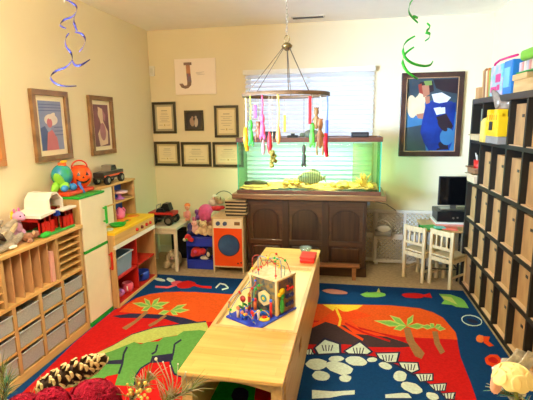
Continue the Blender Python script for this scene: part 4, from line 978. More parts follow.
for k in range(8): b.box((1.20+random.uniform(-.05,.05),3.54+random.uniform(-.06,.06),z4+.28+random.uniform(-.015,.015)),(.03,.03,.02),rot=(k,k*2,k*3),bev=.004,m=k%3)
b.done('contents', [mat('c_peach',(236,190,150),.6), mat('c_brown',(150,110,80),.6), WHITE], t)
# on top of the shelf
T = 1.7705
def topbox(name, label, cat, y0, y1, z0, z1, m, x0=1.16, x1=1.40, grp=None, **k):
    return tag(MB().bb(x0, x1, y0, y1, z0, z1, bev=.002).done(name, m), label, cat, grp)
specs = [('storage_carton','small tan carton at the far end on top of the black shelf',4.17,4.255,.10,(206,160,104)),]
for n, l, a, b_, h, c_ in specs: topbox(n, l, 'carton', a, b_, T, T+h, mat('carton_tan', c_, .7))
bks = [(4.11,'tan',(196,150,96),.235),(4.068,'brown',(150,100,60),.245),(4.026,'cream',(226,206,160),.225),(3.984,'orange-brown',(200,120,60),.24),(3.942,'yellow-green',(150,170,60),.22),(3.90,'dark green',(60,110,50),.235)]
for k, (y, cn_, c_, h) in enumerate(bks):
    t = thing('book', '%s spined tall book in the leaning row on top of black shelf' % cn_, 'book', (1.26,y,T), group='books upright on the black shelf')
    MB().box((1.27,y,T+h/2+.002),(.19,.036,h),rot=(-.10,0,0),bev=.002).done('cover', mat('book_'+cn_, c_, .5), t)
    MB().box((1.276,y,T+h/2+.005),(.185,.028,h-.002),rot=(-.10,0,0)).done('pages', mat('paper_edge',(238,230,206),.8), t)
t = thing('toy_package', 'pink, white and teal patterned toy package with magenta handle atop black shelf', 'package', (1.25,3.62,T))
b = MB().bb(1.15,1.38,3.585,3.84,T,T+.235,bev=.01)
b.done('box', mat('package_print', (214,190,206), .4, rgb2=(110,190,190), scale=16), t)
b = MB(); b.bb(1.145,1.15,3.60,3.70,T+.10,T+.16).bb(1.145,1.15,3.68,3.80,T+.03,T+.07).bb(1.145,1.15,3.61,3.66,T+.04,T+.08); b.done('print', mat('package_pink',(220,60,130),.4), t)
MB().tube([(1.17,3.82,T+.22),(1.16,3.78,T+.25),(1.16,3.68,T+.265),(1.16,3.50,T+.262),(1.16,3.33,T+.255)], .009).done('handle', mat('magenta',(226,30,120),.4), t)
tag(MB().bb(1.16,1.36,3.41,3.575,T,T+.24,bev=.006).bb(1.155,1.16,3.44,3.55,T+.05,T+.19,m=1).done('blue_carton',[mat('teal_blue',(36,120,190),.4), mat('teal_light',(120,190,220),.4)]), 'blue carton between the patterned package and wooden boxes on black shelf', 'carton')
for k, (a, b_, z0, z1, x0, lab) in enumerate([(2.98,3.385,0,.085,1.17,'wide pale wooden box at the bottom of the stack on black shelf'),(3.14,3.39,.0855,.125,1.16,'small pale wooden box second in the stack on black shelf'),(2.62,2.97,0,.125,1.17,'deep pale wooden box nearest the camera on black shelf')]):
    topbox('wooden_box', lab, 'wooden box', a, b_, T+z0, T+z1, wood('box_pine',(226,190,130),(208,168,106)), x0=x0)
t = thing('sorting_tray', 'pale pink and white striped tray of cards on the wooden boxes', 'tray', (1.27,3.1,T+.126))
MB().bb(1.16,1.38,2.95,3.33,T+.1265,T+.136,bev=.003).done('base', GREEN, t)
for k in range(9): MB().bb(1.17,1.37,2.965+k*.040,2.99+k*.040,T+.136,T+.20,bev=.002).done('card', mat('card_%d' % (k%3), [(236,220,206),(226,160,150),(206,196,210)][k%3], .6), t)
tag(MB().bb(1.14,1.40,2.75,3.24,T+.2005,T+.27,bev=.02).done('green_case', mat('lime_case',(120,196,40),.4)), 'lime green plastic case on top of everything on black shelf', 'case')

# ================================================================ FRAMED PICTURES
def arty(t, quads, place, name='picture'):
    pass
def frame(name, label, cat, side, a0, a1, z0, z1, fw, fm, matw, matm, artf, dep=.022, inner=None):
    """side 'back': a = x on the back wall;  side 'left': a = y on the left wall"""
    def B(mb, a, b_, za, zb, d0, d1, bev=0, m=0):
        if side == 'back': mb.bb(a, b_, YB-d1, YB-d0, za, zb, bev, m)
        else: mb.bb(XL+d0, XL+d1, a, b_, za, zb, bev, m)
    loc = ((a0+a1)/2, YB-dep/2, z0) if side == 'back' else (XL+dep/2, (a0+a1)/2, z0)
    t = thing(name, label, cat, loc)
    mb = MB()
    B(mb,a0,a1,z1-fw,z1,0,dep,.003); B(mb,a0,a1,z0,z0+fw,0,dep,.003); B(mb,a0,a0+fw,z0+fw,z1-fw,0,dep,.003); B(mb,a1-fw,a1,z0+fw,z1-fw,0,dep,.003)
    mb.done('frame', fm, t)
    if inner:
        mb = MB(); e = .006; A0_,A1_,Z0_,Z1_ = a0+fw-e,a1-fw+e,z0+fw-e,z1-fw+e
        B(mb,A0_,A1_,Z1_-e,Z1_,dep-.008,dep+.001); B(mb,A0_,A1_,Z0_,Z0_+e,dep-.008,dep+.001); B(mb,A0_,A0_+e,Z0_,Z1_,dep-.008,dep+.001); B(mb,A1_-e,A1_,Z0_,Z1_,dep-.008,dep+.001); mb.done('inner_edge', inner, t)
    if matw:
        mb = MB(); B(mb,a0+fw,a1-fw,z0+fw,z1-fw,.002,.008); mb.done('mat_board', matm, t)
    pa0,pa1,pz0,pz1 = a0+fw+matw,a1-fw-matw,z0+fw+matw,z1-fw-matw
    ms, polys = artf
    mb = MB(); B(mb,pa0,pa1,pz0,pz1,.004,.010,0,0)
    for k, (mi, pts) in enumerate(polys):
        d = .0101+.00005*k; q = []
        for (u, v_) in pts:
            aa = pa0+(pa1-pa0)*u; zz_ = pz0+(pz1-pz0)*v_
            q.append((aa, YB-d, zz_) if side == 'back' else (XL+d, aa, zz_))
        mb.flat(q, mi)
    mb.done('picture', ms, t, fix=False)
    return t
def rects(mi, l): return [(mi, [(a,c),(b,c),(b,d),(a,d)]) for (a,b,c,d) in l]
PAPER = mat('certificate_paper', (236,222,184), .7, var=.02); INK = mat('ink_grey', (176,162,130), .8); SEAL = mat('seal_gold', (196,170,90), .5)
def cert(seed, portrait=False):
    random.seed(seed); p = rects(1, [(.30,.70,.80,.84)]); z = .70
    while z > .3:
        w_ = random.uniform(.2,.36); p += rects(1, [(.5-w_,.5+w_,z,z+.018)]); z -= random.choice([.07,.09,.12])
    p += rects(1, [(.12,.38,.16,.18),(.62,.88,.16,.18)]); p += [(2, [(.5+.04*math.cos(k), .17+.05*math.sin(k)) for k in [i*PI/5 for i in range(10)]])]
    return ([PAPER, INK, SEAL], p)
BF = mat('frame_olive_black', (58,50,28), .4, var=.15); TANM = mat('mat_tan', (206,190,140), .8, var=.03)
frame('framed_certificate','dark framed upright certificate, upper left of the group on back wall','framed certificate','back',-2.245,-1.955,1.47,1.835,.028,BF,.026,mat('mat_grey',(176,168,140),.8),cert(1))
frame('framed_certificate','dark framed upright certificate, upper right of the group beside the window','framed certificate','back',-1.487,-1.20,1.418,1.782,.028,BF,.02,TANM,cert(2))
frame('framed_certificate','dark framed wide certificate, leftmost in the lower row of three','framed certificate','back',-2.305,-1.93,1.085,1.375,.030,BF,.030,TANM,cert(3)) if False else frame('framed_certificate','dark framed wide certificate, leftmost in the lower row of three','framed certificate','back',-2.248,-1.93,1.085,1.375,.030,BF,.026,TANM,cert(3))
frame('framed_certificate','dark framed wide certificate in the middle of the lower row of three','framed certificate','back',-1.91,-1.54,1.078,1.368,.030,BF,.022,mat('mat_cream',(222,206,160),.8),cert(4))
frame('framed_certificate','dark framed wide certificate, lower row, touching the aquarium side','framed certificate','back',-1.52,-1.15,1.075,1.367,.030,BF,.022,mat('mat_pinkish',(226,200,160),.8),cert(5))
DK = mat('photo_dark',(60,54,52),.5,rgb2=(34,30,32),scale=4); SK = mat('photo_grey',(170,140,120),.6); SK2 = mat('photo_pale',(190,176,160),.6)
def oval(cx_, cy_, rx, ry, rot=0, n=16): return [(cx_+rx*math.cos(2*PI*k/n)*math.cos(rot)-ry*math.sin(2*PI*k/n)*math.sin(rot), cy_+rx*math.cos(2*PI*k/n)*math.sin(rot)+ry*math.sin(2*PI*k/n)*math.cos(rot)) for k in range(n)]
frame('framed_photo','small dark square framed photo of pale figures between two upright certificates','framed photo','back',-1.85,-1.62,1.50,1.733,.022,BF,0,None,([DK,SK,SK2],[(1,oval(.36,.40,.14,.26,.2)),(2,oval(.64,.38,.12,.28,-.1)),(1,oval(.40,.68,.07,.09)),(2,oval(.62,.70,.07,.09))]))
# canvas with a big letter J
cv = thing('letter_canvas','white canvas with large brown letter J on back wall','canvas',(-1.695,YB-.015,1.912))
MB().bb(-1.938,-1.453,YB-.025,YB,1.912,2.308,bev=.003).done('canvas', mat('canvas_white',(250,236,222),.7,var=.01), cv)
def CV(u, v_): return (-1.938+.485*u, YB-.0262, 1.912+.396*(1-v_))
J = MB()
def cvp(pts, m): 
    J.prism([CV(*p) for p in pts], (0,.0015,0), m)
X_ = lambda px: (px-153)/185.; Y_ = lambda py: (py-85)/158.
def jp(l): return [(X_(a), Y_(b)) for a, b in l]
cvp(jp([(196,101),(232,101),(232,113),(196,113)]), 0)
cvp(jp([(206,113),(224,113),(226,150),(207,150)]), 1)
cvp(jp([(207,150),(226,150),(229,185),(209,185)]), 2)
cvp(jp([(209,185),(229,185),(226,202),(214,214),(199,217),(182,211),(172,194),(188,193),(195,203),(206,202),(209,196)]), 0)
J.done('letter', [mat('j_brown',(110,84,74),.6,rgb2=(150,120,100),scale=20), mat('j_orange',(190,130,90),.6), mat('j_red',(170,90,80),.6,rgb2=(120,110,120),scale=22)], cv)
J = MB()
for k, (a, b_) in enumerate([(250,288),(252,280),(256,290)]): cvp(jp([(a,146+k*5),(b_,144+k*5),(b_,145.5+k*5),(a,147.5+k*5)]), 0)
J.done('caption', mat('caption_grey',(186,176,170),.7), cv)
tag(MB().bb(-2.248,-2.19,YB-.03,YB,2.13,2.245,bev=.006).bb(-2.236,-2.202,YB-.032,YB-.029,2.16,2.215,m=1).done('wall_sensor',[WHITE, mat('sensor_window',(226,222,210),.3)]), 'small white plastic sensor on back wall near the left corner', 'sensor')
# pictures on the left wall
GOLDW = mat('frame_bronze', (150,112,72), .4, rgb2=(116,84,50), scale=9, coat=.2)
CREAMM = mat('mat_ivory',(240,228,196),.8,var=.01)
p1 = ([mat('pic_blue',(120,132,170),.3,rgb2=(150,150,180),scale=3), mat('pic_rose',(190,110,120),.4), mat('pic_white',(226,214,206),.4), mat('pic_navy_and_reflection',(70,84,130),.4)],
      [(3,[(0,.0),(.35,0),(.4,.3),(.2,.5),(0,.45)]),(1,[(.2,0),(.75,0),(.7,.25),(.5,.42),(.3,.36)]),(2,oval(.5,.62,.3,.12)),(1,oval(.42,.56,.12,.1)),(2,oval(.55,.70,.16,.05,.3))] + rects(3,[(0,1,.80,.815),(0,1,.86,.875),(0,1,.92,.935),(.6,1,.30,.315),(.6,1,.38,.395),(.6,1,.46,.475)]))  # horizontal stripes paint the window blind's reflection in the glass
frame('framed_picture','bronze framed blue and rose picture with painted blind reflection above the dome toy on left wall','framed picture','left',2.815,3.24,1.316,1.855,.042,GOLDW,.040,CREAMM,p1,dep=.03)
p2 = ([mat('pic_plum',(130,84,92),.4,rgb2=(96,66,76),scale=4), mat('pic_cream',(222,196,170),.4), mat('pic_mauve',(170,120,130),.4)],
      [(1,[(.3,.95),(.6,.9),(.62,.6),(.9,.35),(.85,.05),(.3,.0),(.2,.3),(.45,.5),(.35,.7)]),(2,oval(.55,.35,.2,.22,.4)),(1,oval(.42,.78,.14,.12)),(2,[(.6,.9),(.8,.75),(.75,.6),(.62,.65)])])
frame('framed_picture','bronze framed plum and cream picture nearer the back corner on left wall','framed picture','left',3.537,3.938,1.308,1.848,.042,GOLDW,.036,CREAMM,p2,dep=.03)
frame('framed_picture','bronze framed picture cut off at the left edge of the view','framed picture','left',2.08,2.515,1.325,1.87,.042,mat('frame_copper',(180,120,66),.4,coat=.2),.055,CREAMM,p2,dep=.03)
# painting on the right of the back wall (coordinates run left-right, bottom-top)
PT = [mat('paint_teal',(70,92,100),.35,rgb2=(46,62,78),scale=3), mat('paint_blue',(28,64,160),.35,rgb2=(20,44,120),scale=5), mat('paint_cream',(226,206,170),.4), mat('paint_skin',(176,120,96),.4), mat('paint_white',(220,230,244),.4), mat('paint_dark',(44,34,44),.4), mat('paint_mid',(60,120,170),.4), mat('paint_red',(150,60,50),.4), mat('paint_green',(120,150,80),.4)]
def pp(mi, l): return (mi, [((a-162)/152., 1-(b_-88)/240.) for a, b_ in l])
art = [pp(6,[(162,180),(240,160),(315,200),(315,328),(162,328)]), pp(0,[(162,250),(215,240),(230,328),(162,328)]), pp(5,[(240,92),(314,92),(314,140),(270,130),(250,120)]),
       pp(2,[(165,165),(190,150),(205,135),(215,150),(222,190),(215,212),(190,208),(175,195)]), pp(3,[(195,205),(225,200),(222,222),(200,218)]),
       pp(1,[(222,172),(240,160),(300,165),(312,175),(310,250),(300,300),(240,328),(222,300),(210,265),(214,225)]), pp(5,[(255,215),(285,205),(308,245),(300,262),(275,255)]),
       pp(1,[(238,300),(260,285),(300,262),(308,300),(300,326),(240,326)]), pp(5,[(268,300),(292,290),(298,322),(262,326)]),
       (2,oval(.12,.62,.10,.16,.2)), (2,oval(.30,.72,.09,.12,-.5)), (6,oval(.85,.2,.14,.12)), (5,oval(.75,.35,.12,.05,-.6)), pp(4,[(238,140),(268,135),(296,152),(285,166),(262,170),(246,165)]), pp(4,[(246,185),(280,180),(282,203),(256,208)]), pp(1,[(262,172),(312,168),(312,180),(268,184)]),
       pp(5,[(200,100),(240,98),(244,130),(214,142),(200,130)]), pp(3,[(203,112),(228,108),(232,140),(214,150)]), pp(8,[(212,97),(236,96),(238,110),(218,112)]), pp(7,[(196,108),(206,104),(212,140),(200,134)]), pp(3,[(218,148),(232,146),(234,168),(222,172)]),
       (1,[(.45,.12),(.60,.20),(.72,.04),(.50,.0)])]
frame('framed_painting','large dark framed painting of pale-haired figure and figure in blue, right of window','framed painting','back',.578,1.20,1.205,2.075,.058,mat('frame_dark_wood',(78,52,44),.4,rgb2=(56,38,34),scale=8,coat=.15),0,None,(PT,art),dep=.035,inner=mat('frame_lip',(196,160,120),.4))
# ================================================================ LONG PLAY TABLE
random.seed(11)
RZ = -math.radians(1.5)
tb = thing('play_table', 'long low maple play table with sunken tray in the middle', 'play table', (-.485,2.8,0), RZ)
TF = .0125
SLA, SLB = -1.045+.56, -1.045+.68
TH, HW = .42, .258
L0, L1 = -1.045, 1.04     # local y extents
D0, D1 = -.565, .56        # tray opening
def lt(p): return (Matrix.Translation(Vector((-.485,2.8,0))) @ Matrix.Rotation(RZ,4,'Z')) @ Vector(p)
MB().bb(-HW, HW, L0, D0-.004, TH-.022, TH, bev=.004).done('near_leaf', TABLEW, tb, local=True)
MB().bb(-HW, HW, D1+.004, L1, TH-.022, TH, bev=.004).done('far_leaf', TABLEW, tb, local=True)
c = MB(); c.bb(-HW,-HW+.026,D0,D1,TH-.040,TH,bev=.003); c.bb(HW-.026,HW,D0,D1,TH-.040,TH,bev=.003); c.bb(-HW+.026,HW-.026,D0,D0+.026,TH-.040,TH,bev=.003); c.bb(-HW+.026,HW-.026,D1-.026,D1,TH-.040,TH,bev=.003)
c.done('tray_rim', TABLEY, tb, local=True)
MB().bb(-HW+.026, HW-.026, D0+.026, D1-.026, TH-.034, TH-.026).done('tray_floor', TRAYW, tb, local=True)
for sx in (-1, 1):
    x0 = sx*(HW-.012)-.011; x1 = x0+.022
    c = MB(); c.bb(x0,x1,L0+.078,L1-.078,TF,.145); c.bb(x0,x1,L0+.078,SLA,.145,TH-.045) ; c.bb(x0,x1,SLB,L1-.078,.145,TH-.045); c.bb(x0,x1,SLA,SLB,.30,TH-.045); c.bb(x0,x1,SLA,SLB,.145,.22)
    c.done('side_panel', TABLEY, tb, local=True)
    MB().bb(x0+(.003 if sx>0 else .006),x1-(.006 if sx>0 else .003),SLA,SLB,.22,.30).done('drawer_slot', mat('slot_red',(130,60,30),.5), tb, local=True)
    for yy in (L0+.02, L1-.075):
        MB().bb(sx*(HW-.035)-.027, sx*(HW-.035)+.027, yy, yy+.055, TF, TH-.022, bev=.004).done('leg', TABLEY, tb, local=True)
def apron(y):
    n = 12; W = HW-.062; pts = [(-W, y, TH-.022)] + [(-W+2*W*k/n, y, TH-.075+.030*math.sin(PI*k/n)) for k in range(n+1)] + [(W, y, TH-.022)]
    c = MB()
    lo = pts[1:-1]
    for a, b in zip(lo, lo[1:]): c.prism([a, b, (b[0], y, TH-.022), (a[0], y, TH-.022)], (0,.018,0))
    c.done('apron', TABLEY, tb, local=True)
apron(L0+.03); apron(L1-.06)
# red box and glass dish on the far leaf
t = thing('red_container', 'red rounded plastic box on the far end of play table', 'box', (-.30,3.50,TH))
MB().box((-.285,3.50,TH+.022),(.125,.17,.042),rot=(0,0,-.05),bev=.014).done('base', mat('red_plastic',(228,40,24),.3), t)
MB().box((-.285,3.50,TH+.050),(.13,.175,.014),rot=(0,0,-.05),bev=.006).done('lid', mat('red_lid',(214,36,24),.3), t)
tag(MB().lathe([(0,0),(.035,0),(.05,.022),(.055,.045),(.050,.045),(.045,.02),(0,.006)],(-.33,3.75,TH+.0005)).done('glass_dish', clear('dish_glass',(220,230,220),.15,.05,.25,(220,230,214))), 'small clear dish behind the red box on play table', 'dish')

# ================================================================ ACTIVITY TOY
A = thing('activity_cube', 'wooden bead maze activity cube on a blue base with wire paths and flowers', 'activity toy', (-.497,2.50,TH-.0255), math.radians(-30))
Bz = .0
BLB = mat('maze_blue', (34,44,170), .35, rgb2=(50,80,200), scale=10)
MB().bb(-.135,.135,-.19,.19,0,.014,bev=.004).done('base_board', BLB, A, local=True)
CW = wood('cube_wood', (232,204,150), (214,180,120), axis='z')
cx0, cx1, cy0, cy1, cz0, cz1 = -.105, .125, .0, .19, .014, .235
cb = MB()
for (x, y) in ((cx0, cy0), (cx1-.016, cy0), (cx0, cy1-.016), (cx1-.016, cy1-.016)): cb.bb(x, x+.016, y, y+.016, cz0, cz1)
cb.bb(cx0-.004, cx1+.004, cy0-.004, cy1+.004, cz1, cz1+.012, bev=.003); cb.done('cube_frame', CW, A, local=True)
MB().bb(cx0+.008, cx1-.008, cy0+.006, cy0+.010, cz0, cz1).done('front_play_panel', mat('panel_teal',(30,70,80),.5,rgb2=(150,120,50),scale=30), A, local=True)
MB().bb(cx1-.010, cx1-.004, cy0+.016, cy1-.016, cz0, cz1).done('side_play_panel', mat('panel_multi',(36,50,100),.5,rgb2=(150,110,60),scale=30), A, local=True)
MB().bb(cx0+.004, cx0+.010, cy0+.016, cy1-.016, cz0, cz1).bb(cx0+.008, cx1-.008, cy1-.010, cy1-.006, cz0, cz1).done('rear_play_panel', mat('panel_yellow',(240,200,60),.5), A, local=True)
# figures fixed on the panels
f = MB()
f.ell((cx1+.004,.045,.07),(.012,.018,.05)); f.ell((cx1+.004,.045,.135),(.014,.02,.02)); f.done('green_figure', mat('fig_green',(50,150,60),.4), A, local=True)
MB().ell((cx1+.004,.045,.165),(.014,.026,.022)).ell((cx1+.004,.02,.15),(.01,.016,.014)).done('yellow_figure', YELLOW, A, local=True)
f = MB()
for k in range(6): f.ell((cx1+.004,.095+.028*(k%3),.06+.055*(k//3)),(.010,.012,.016))
f.done('turning_bead', mat('bead_navy',(40,50,120),.3), A, local=True)
f = MB()
for k in range(4): f.ell((cx1+.004,.105+.024*(k%3),.16+.02*(k//3)),(.008,.012,.010))
f.done('red_bead', RED, A, local=True)
# hexagon plate in front
hx = MB(); c0 = Vector((.03,-.015,.115))
hx.prism([(c0.x+math.cos(PI/6+k*PI/3)*.052, c0.y, c0.z+math.sin(PI/6+k*PI/3)*.052) for k in range(6)], (0,.012,0)); hp = hx.done('hexagon_plate', mat('hex_beige',(226,204,140),.4), A, local=True)
MB().cyl((c0.x,c0.y-.004,c0.z),(c0.x,c0.y,c0.z),.024).done('gear_disc', mat('hex_teal',(60,130,130),.4), A, local=True)
MB().cyl((c0.x,c0.y-.006,c0.z),(c0.x,c0.y-.003,c0.z),.010).done('gear_hub', YELLOW, A, local=True)
def wire(pts, m, r=.0028, n=6):
    # smooth a few control points
    P = [Vector(p) for p in pts]; out = []
    for i in range(len(P)-1):
        p0 = P[max(i-1,0)]; p1 = P[i]; p2 = P[i+1]; p3 = P[min(i+2,len(P)-1)]
        for k in range(n):
            t = k/n; out.append(.5*((2*p1)+(-p0+p2)*t+(2*p0-5*p1+4*p2-p3)*t*t+(-p0+3*p1-3*p2+p3)*t**3))
    out.append(P[-1]); return MB().tube(out, r, seg=6).done('wire', m, A, local=True), out
top = cz1+.012
WM = {'r': mat('wire_red',(170,50,36),.3), 'y': mat('wire_yellow',(206,170,60),.3), 'g': mat('wire_green',(70,130,90),.3), 'b': mat('wire_grey',(120,130,150),.3)}
beads = []
w1 = [('r',[(-.09,.02,top),(-.09,.02,top+.13),(-.06,.05,top+.15),(-.04,.07,top+.06),(-.01,.09,top+.12),(.02,.10,top+.09),(.05,.12,top+.14),(.08,.15,top+.10),(.10,.17,top)]),
      ('r',[(.10,.02,top),(.10,.02,top+.10),(.06,.06,top+.13),(.0,.05,top+.10),(-.04,.10,top+.14),(-.08,.15,top+.10),(-.09,.17,top)]),
      ('g',[(-.085,.10,top),(-.085,.10,top+.08),(-.02,.12,top+.085),(.06,.09,top+.08),(.105,.10,top+.08),(.105,.10,top)]),
      ('b',[(-.03,.01,top),(-.03,.01,top+.16),(.04,.02,top+.165),(.11,.05,top+.16),(.11,.06,top)]),
      ('y',[(.0,.17,top),(.0,.17,top+.12),(-.04,.15,top+.15),(-.02,.10,top+.11),(.03,.13,top+.07),(.04,.15,top)])]
for (c_, pts) in w1:
    pts = [(a_, b_, top+(z_-top)*.74) for a_, b_, z_ in pts]
    o, out = wire(pts, WM[c_])
    for k in (random.randrange(6, len(out)-6), random.randrange(6, len(out)-6), 2): beads.append((out[k], random.choice('rybg')))
# tall looping wires over the base
w2 = [('b',[(-.12,-.17,.014),(-.12,-.17,.10),(-.10,-.10,.15),(-.06,-.03,.17),(-.02,.0,.14)]),
      ('b',[(-.10,-.18,.014),(-.10,-.18,.06),(-.10,-.12,.115),(-.11,-.05,.15),(-.10,.0,.19),(-.06,.02,top+.01)]),
      ('g',[(-.02,-.12,.014),(-.02,-.12,.07),(.0,-.08,.12),(-.02,-.04,.18),(.02,-.01,.20)]),
      ('y',[(.06,-.15,.014),(.06,-.15,.06),(.08,-.10,.08),(.10,-.06,.05),(.10,-.05,.014)]),
      ('r',[(-.05,-.06,.014),(-.05,-.06,.14),(-.02,-.04,.20),(-.05,.0,.225)]),
      ('b',[(.0,-.16,.014),(.0,-.16,.05),(.05,-.17,.06),(.09,-.16,.014)])]
for (c_, pts) in w2:
    o, out = wire(pts, WM[c_], r=.003)
    for k in (3, 6, len(out)//2, len(out)-4): beads.append((out[k], random.choice('rybgo')))
BC = {'r': RED, 'y': YELLOW, 'b': mat('bead_blue',(40,90,190),.3), 'g': GREEN, 'o': mat('bead_wood',(190,110,60),.4)}
for (p_, c_) in beads: MB().ell(p_, .0085, seg=10).done('bead', BC[c_], A, local=True)
# flowers and posts on the base
def post(x, y, h, m, head, hm, r=.006):
    MB().cyl((x,y,.014),(x,y,.014+h),r,seg=8).done('post', m, A, local=True); MB().ell((x,y,.014+h+head*.6),(head,head*.6,head),seg=12).done('post_top', hm, A, local=True)
post(-.07,-.10,.085, BC['g'], .022, mat('flower_red',(150,40,30),.4), .004)
MB().ell((-.07,-.125,.070),(.018,.006,.009)).ell((-.07,-.08,.068),(.018,.006,.009)).done('leaf', mat('leaf_green',(40,120,50),.5), A, local=True)
post(-.06,-.155,.05, mat('pale_post',(220,190,160),.5), .014, mat('head_pink',(210,120,90),.5), .010)
post(.0,-.14,.045, BC['b'], .013, mat('violet',(120,80,160),.4), .008)
post(.035,-.13,.04, BC['b'], .014, RED, .008)
post(.06,-.10,.04, WHITE, .014, mat('cream_ball',(230,210,190),.4), .008)
post(-.02,-.16,.035, BC['b'], .013, mat('head_pink',(210,120,90),.5), .009)
post(.10,-.03,.10, RED, .012, BC['b'], .008); post(-.08,-.03,.09, RED, .014, YELLOW, .010); post(-.03,-.03,.07, mat('orange_post',(220,110,50),.4), .014, RED, .010)
MB().lathe([(0,.014),(.035,.014),(.035,.022),(.02,.026),(0,.026)],(.085,-.075,0)).done('yellow_disc', mat('disc_yellow',(236,196,60),.4), A, local=True)
MB().lathe([(0,.026),(.016,.026),(.012,.034),(0,.036)],(.085,-.075,0)).done('disc_knob', RED, A, local=True)
MB().tube([(-.03,-.07,.03),(.02,-.09,.045),(.06,-.04,.04),(.09,-.02,.03)],.012,seg=10).done('blue_slide', mat('slide_blue',(30,100,210),.3), A, local=True)

# ================================================================ HANGING RING WITH ORNAMENTS
RY, RR = 3.0, None
lp = PY(243,95,RY); rp_ = PY(330,95,RY); rcx = (lp.x+rp_.x)/2; RR = (rp_.x-lp.x)/2; RZc = (lp.z+rp_.z)/2
hr = thing('hanging_ring', 'round wooden ring hung from a ceiling chain in front of the window', 'hanging ring', (rcx, RY, RZc-.012))
n = 48; prof = [(RR, -.012), (RR, .012), (RR-.03, .012), (RR-.03, -.012), (RR, -.012)]
MB().lathe(prof, (rcx, RY, RZc), seg=n).done('ring', mat('ring_wood',(112,88,62),.5,rgb2=(84,64,46),scale=8), hr)
hub = PY(287, 46, RY)
BRASS = mat('aged_brass',(120,100,60),.35,metal=.7)
MB().lathe([(0,.02),(.022,.018),(.038,.0),(.03,-.012),(.012,-.03),(0,-.034)], (hub.x, hub.y, hub.z)).done('hub', BRASS, hr)
MB().tube([(hub.x+math.cos(2*PI*k/14)*.016, hub.y, hub.z+.045+math.sin(2*PI*k/14)*.024) for k in range(14)], .0035, closed=True).done('hook', BRASS, hr)
for a in (216, 90, 281, 308, 150):
    ar = math.radians(a); e = (rcx+math.cos(ar)*(RR-.015), RY+math.sin(ar)*(RR-.015), RZc+.010)
    MB().tube([(hub.x+math.cos(ar)*.02, hub.y+math.sin(ar)*.02, hub.z), e], .0035 if a in (281,308) else .0022, seg=6).done('stay_wire', mat('stay',(96,84,66),.4,metal=.5), hr)
z = hub.z+.07; k = 0
while z < HC-.02:
    pts = [(hub.x+(math.cos(2*PI*j/10)*.006 if k%2 else 0), hub.y+(0 if k%2 else math.cos(2*PI*j/10)*.006), z+.011+math.sin(2*PI*j/10)*.014) for j in range(10)]
    MB().tube(pts, .0018, seg=5, closed=True).done('chain_link', STEEL, hr); z += .023; k += 1
MB().lathe([(0,0),(.05,0),(.045,-.02),(.015,-.03),(0,-.03)], (hub.x, hub.y, HC-.0005)).done('ceiling_canopy', BRASS, hr)
def ringpt(px, back):
    y = RY
    for _ in range(8):
        x = PY(px, 95, y).x; dx = max(-RR+.018, min(RR-.018, x-rcx)); y = RY + (1 if back else -1)*math.sqrt(max(0, (RR-.018)**2-dx**2))
    return rcx+dx, y
def orn(name, label, cat, px, back, y0, y1, m, body, sm=None, sr=.0016):
    """string from the ring down to y0, body between rows y0 and y1"""
    x, y = ringpt(px, back); za = PY(px, y0, y).z; zb = PY(px, y1, y).z; zt = RZc-.012
    t = thing(name, label, cat, (x, y, zb))
    if isinstance(sm, tuple): MB().ribbon([(x,y,zt),(x+.003,y,(zt+za)/2),(x,y,za-.004)], sm[1], (1,0,0), th=.001).done('ribbon', sm[0], t)
    else: MB().cyl((x,y,zt),(x,y,za-.006),sr,seg=6).done('string', sm or mat('string',(206,196,170),.7), t)
    body(t, x, y, za, zb, m); return t
def b_drop(t, x, y, za, zb, m):
    h = za-zb; MB().lathe([(0,0),(.008,.004),(.018,h*.35),(.014,h*.6),(.008,h*.9),(0,h)], (x,y,zb), seg=12).done('tassel', m, t)
def b_stick(t, x, y, za, zb, m):
    MB().box((x,y,(za+zb)/2),(.020,.012,za-zb),bev=.004).done('body', m, t)
def b_fig(t, x, y, za, zb, m):
    h = za-zb; MB().ell((x,y,zb+h*.35),(.018,.014,h*.30),seg=12).ell((x-.012,y,zb+h*.1),(.008,.008,h*.12)).ell((x+.012,y,zb+h*.1),(.008,.008,h*.12)).done('body', m, t)
    MB().ell((x,y,zb+h*.78),(.016,.015,h*.2),seg=12).done('head', m, t)
def b_animal(t, x, y, za, zb, m):
    h = za-zb; r = .022
    b = MB().ell((x,y,zb+h*.45),(r*.9,r*.8,h*.28),seg=12)
    for s in (-1,1): b.tube([(x+s*.012,y-.004,zb+h*.4),(x+s*.022,y-.006,zb+h*.22),(x+s*.018,y-.006,zb)],.007,seg=6); b.tube([(x+s*.012,y,zb+h*.6),(x+s*.03,y-.006,zb+h*.5)],.006,seg=6)
    b.done('body', m, t); MB().ell((x,y-.004,zb+h*.83),(r*.85,r*.75,h*.16),seg=12).done('head', m, t); MB().ell((x-.014,y,zb+h*.96),.006).ell((x+.014,y,zb+h*.96),.006).done('ear', m, t)
def b_cluster(t, x, y, za, zb, m):
    h = za-zb; b = MB()
    for k in range(16):
        a = k*2.4; b.ell((x+math.cos(a)*.024*random.uniform(.3,1), y+math.sin(a)*.02, zb+h*random.uniform(.1,.95)),(.012,.010,.014),seg=8)
    b.done('leaves', m, t)
def b_flag(t, x, y, za, zb, m):
    MB().ribbon([(x-.004,y,za),(x-.008,y,(za+zb)/2),(x+.006,y,zb)], lambda u: .022+.014*math.sin(PI*u), (1,.2,0), th=.003).done('body', m, t)
om = lambda n, c: mat('orn_'+n, c, .5, var=.1)
RB = lambda n, c: mat('ribbon_'+n, c, .6, var=.05)
Ln = ' hanging from the wooden ring'
orn('hanging_charm','flat golden orange charm on pale ribbon at the left end of wooden ring','charm',243,False,127,151,om('gold_orange',(240,160,20)),b_flag,(RB('cream',(236,226,150)),.010))
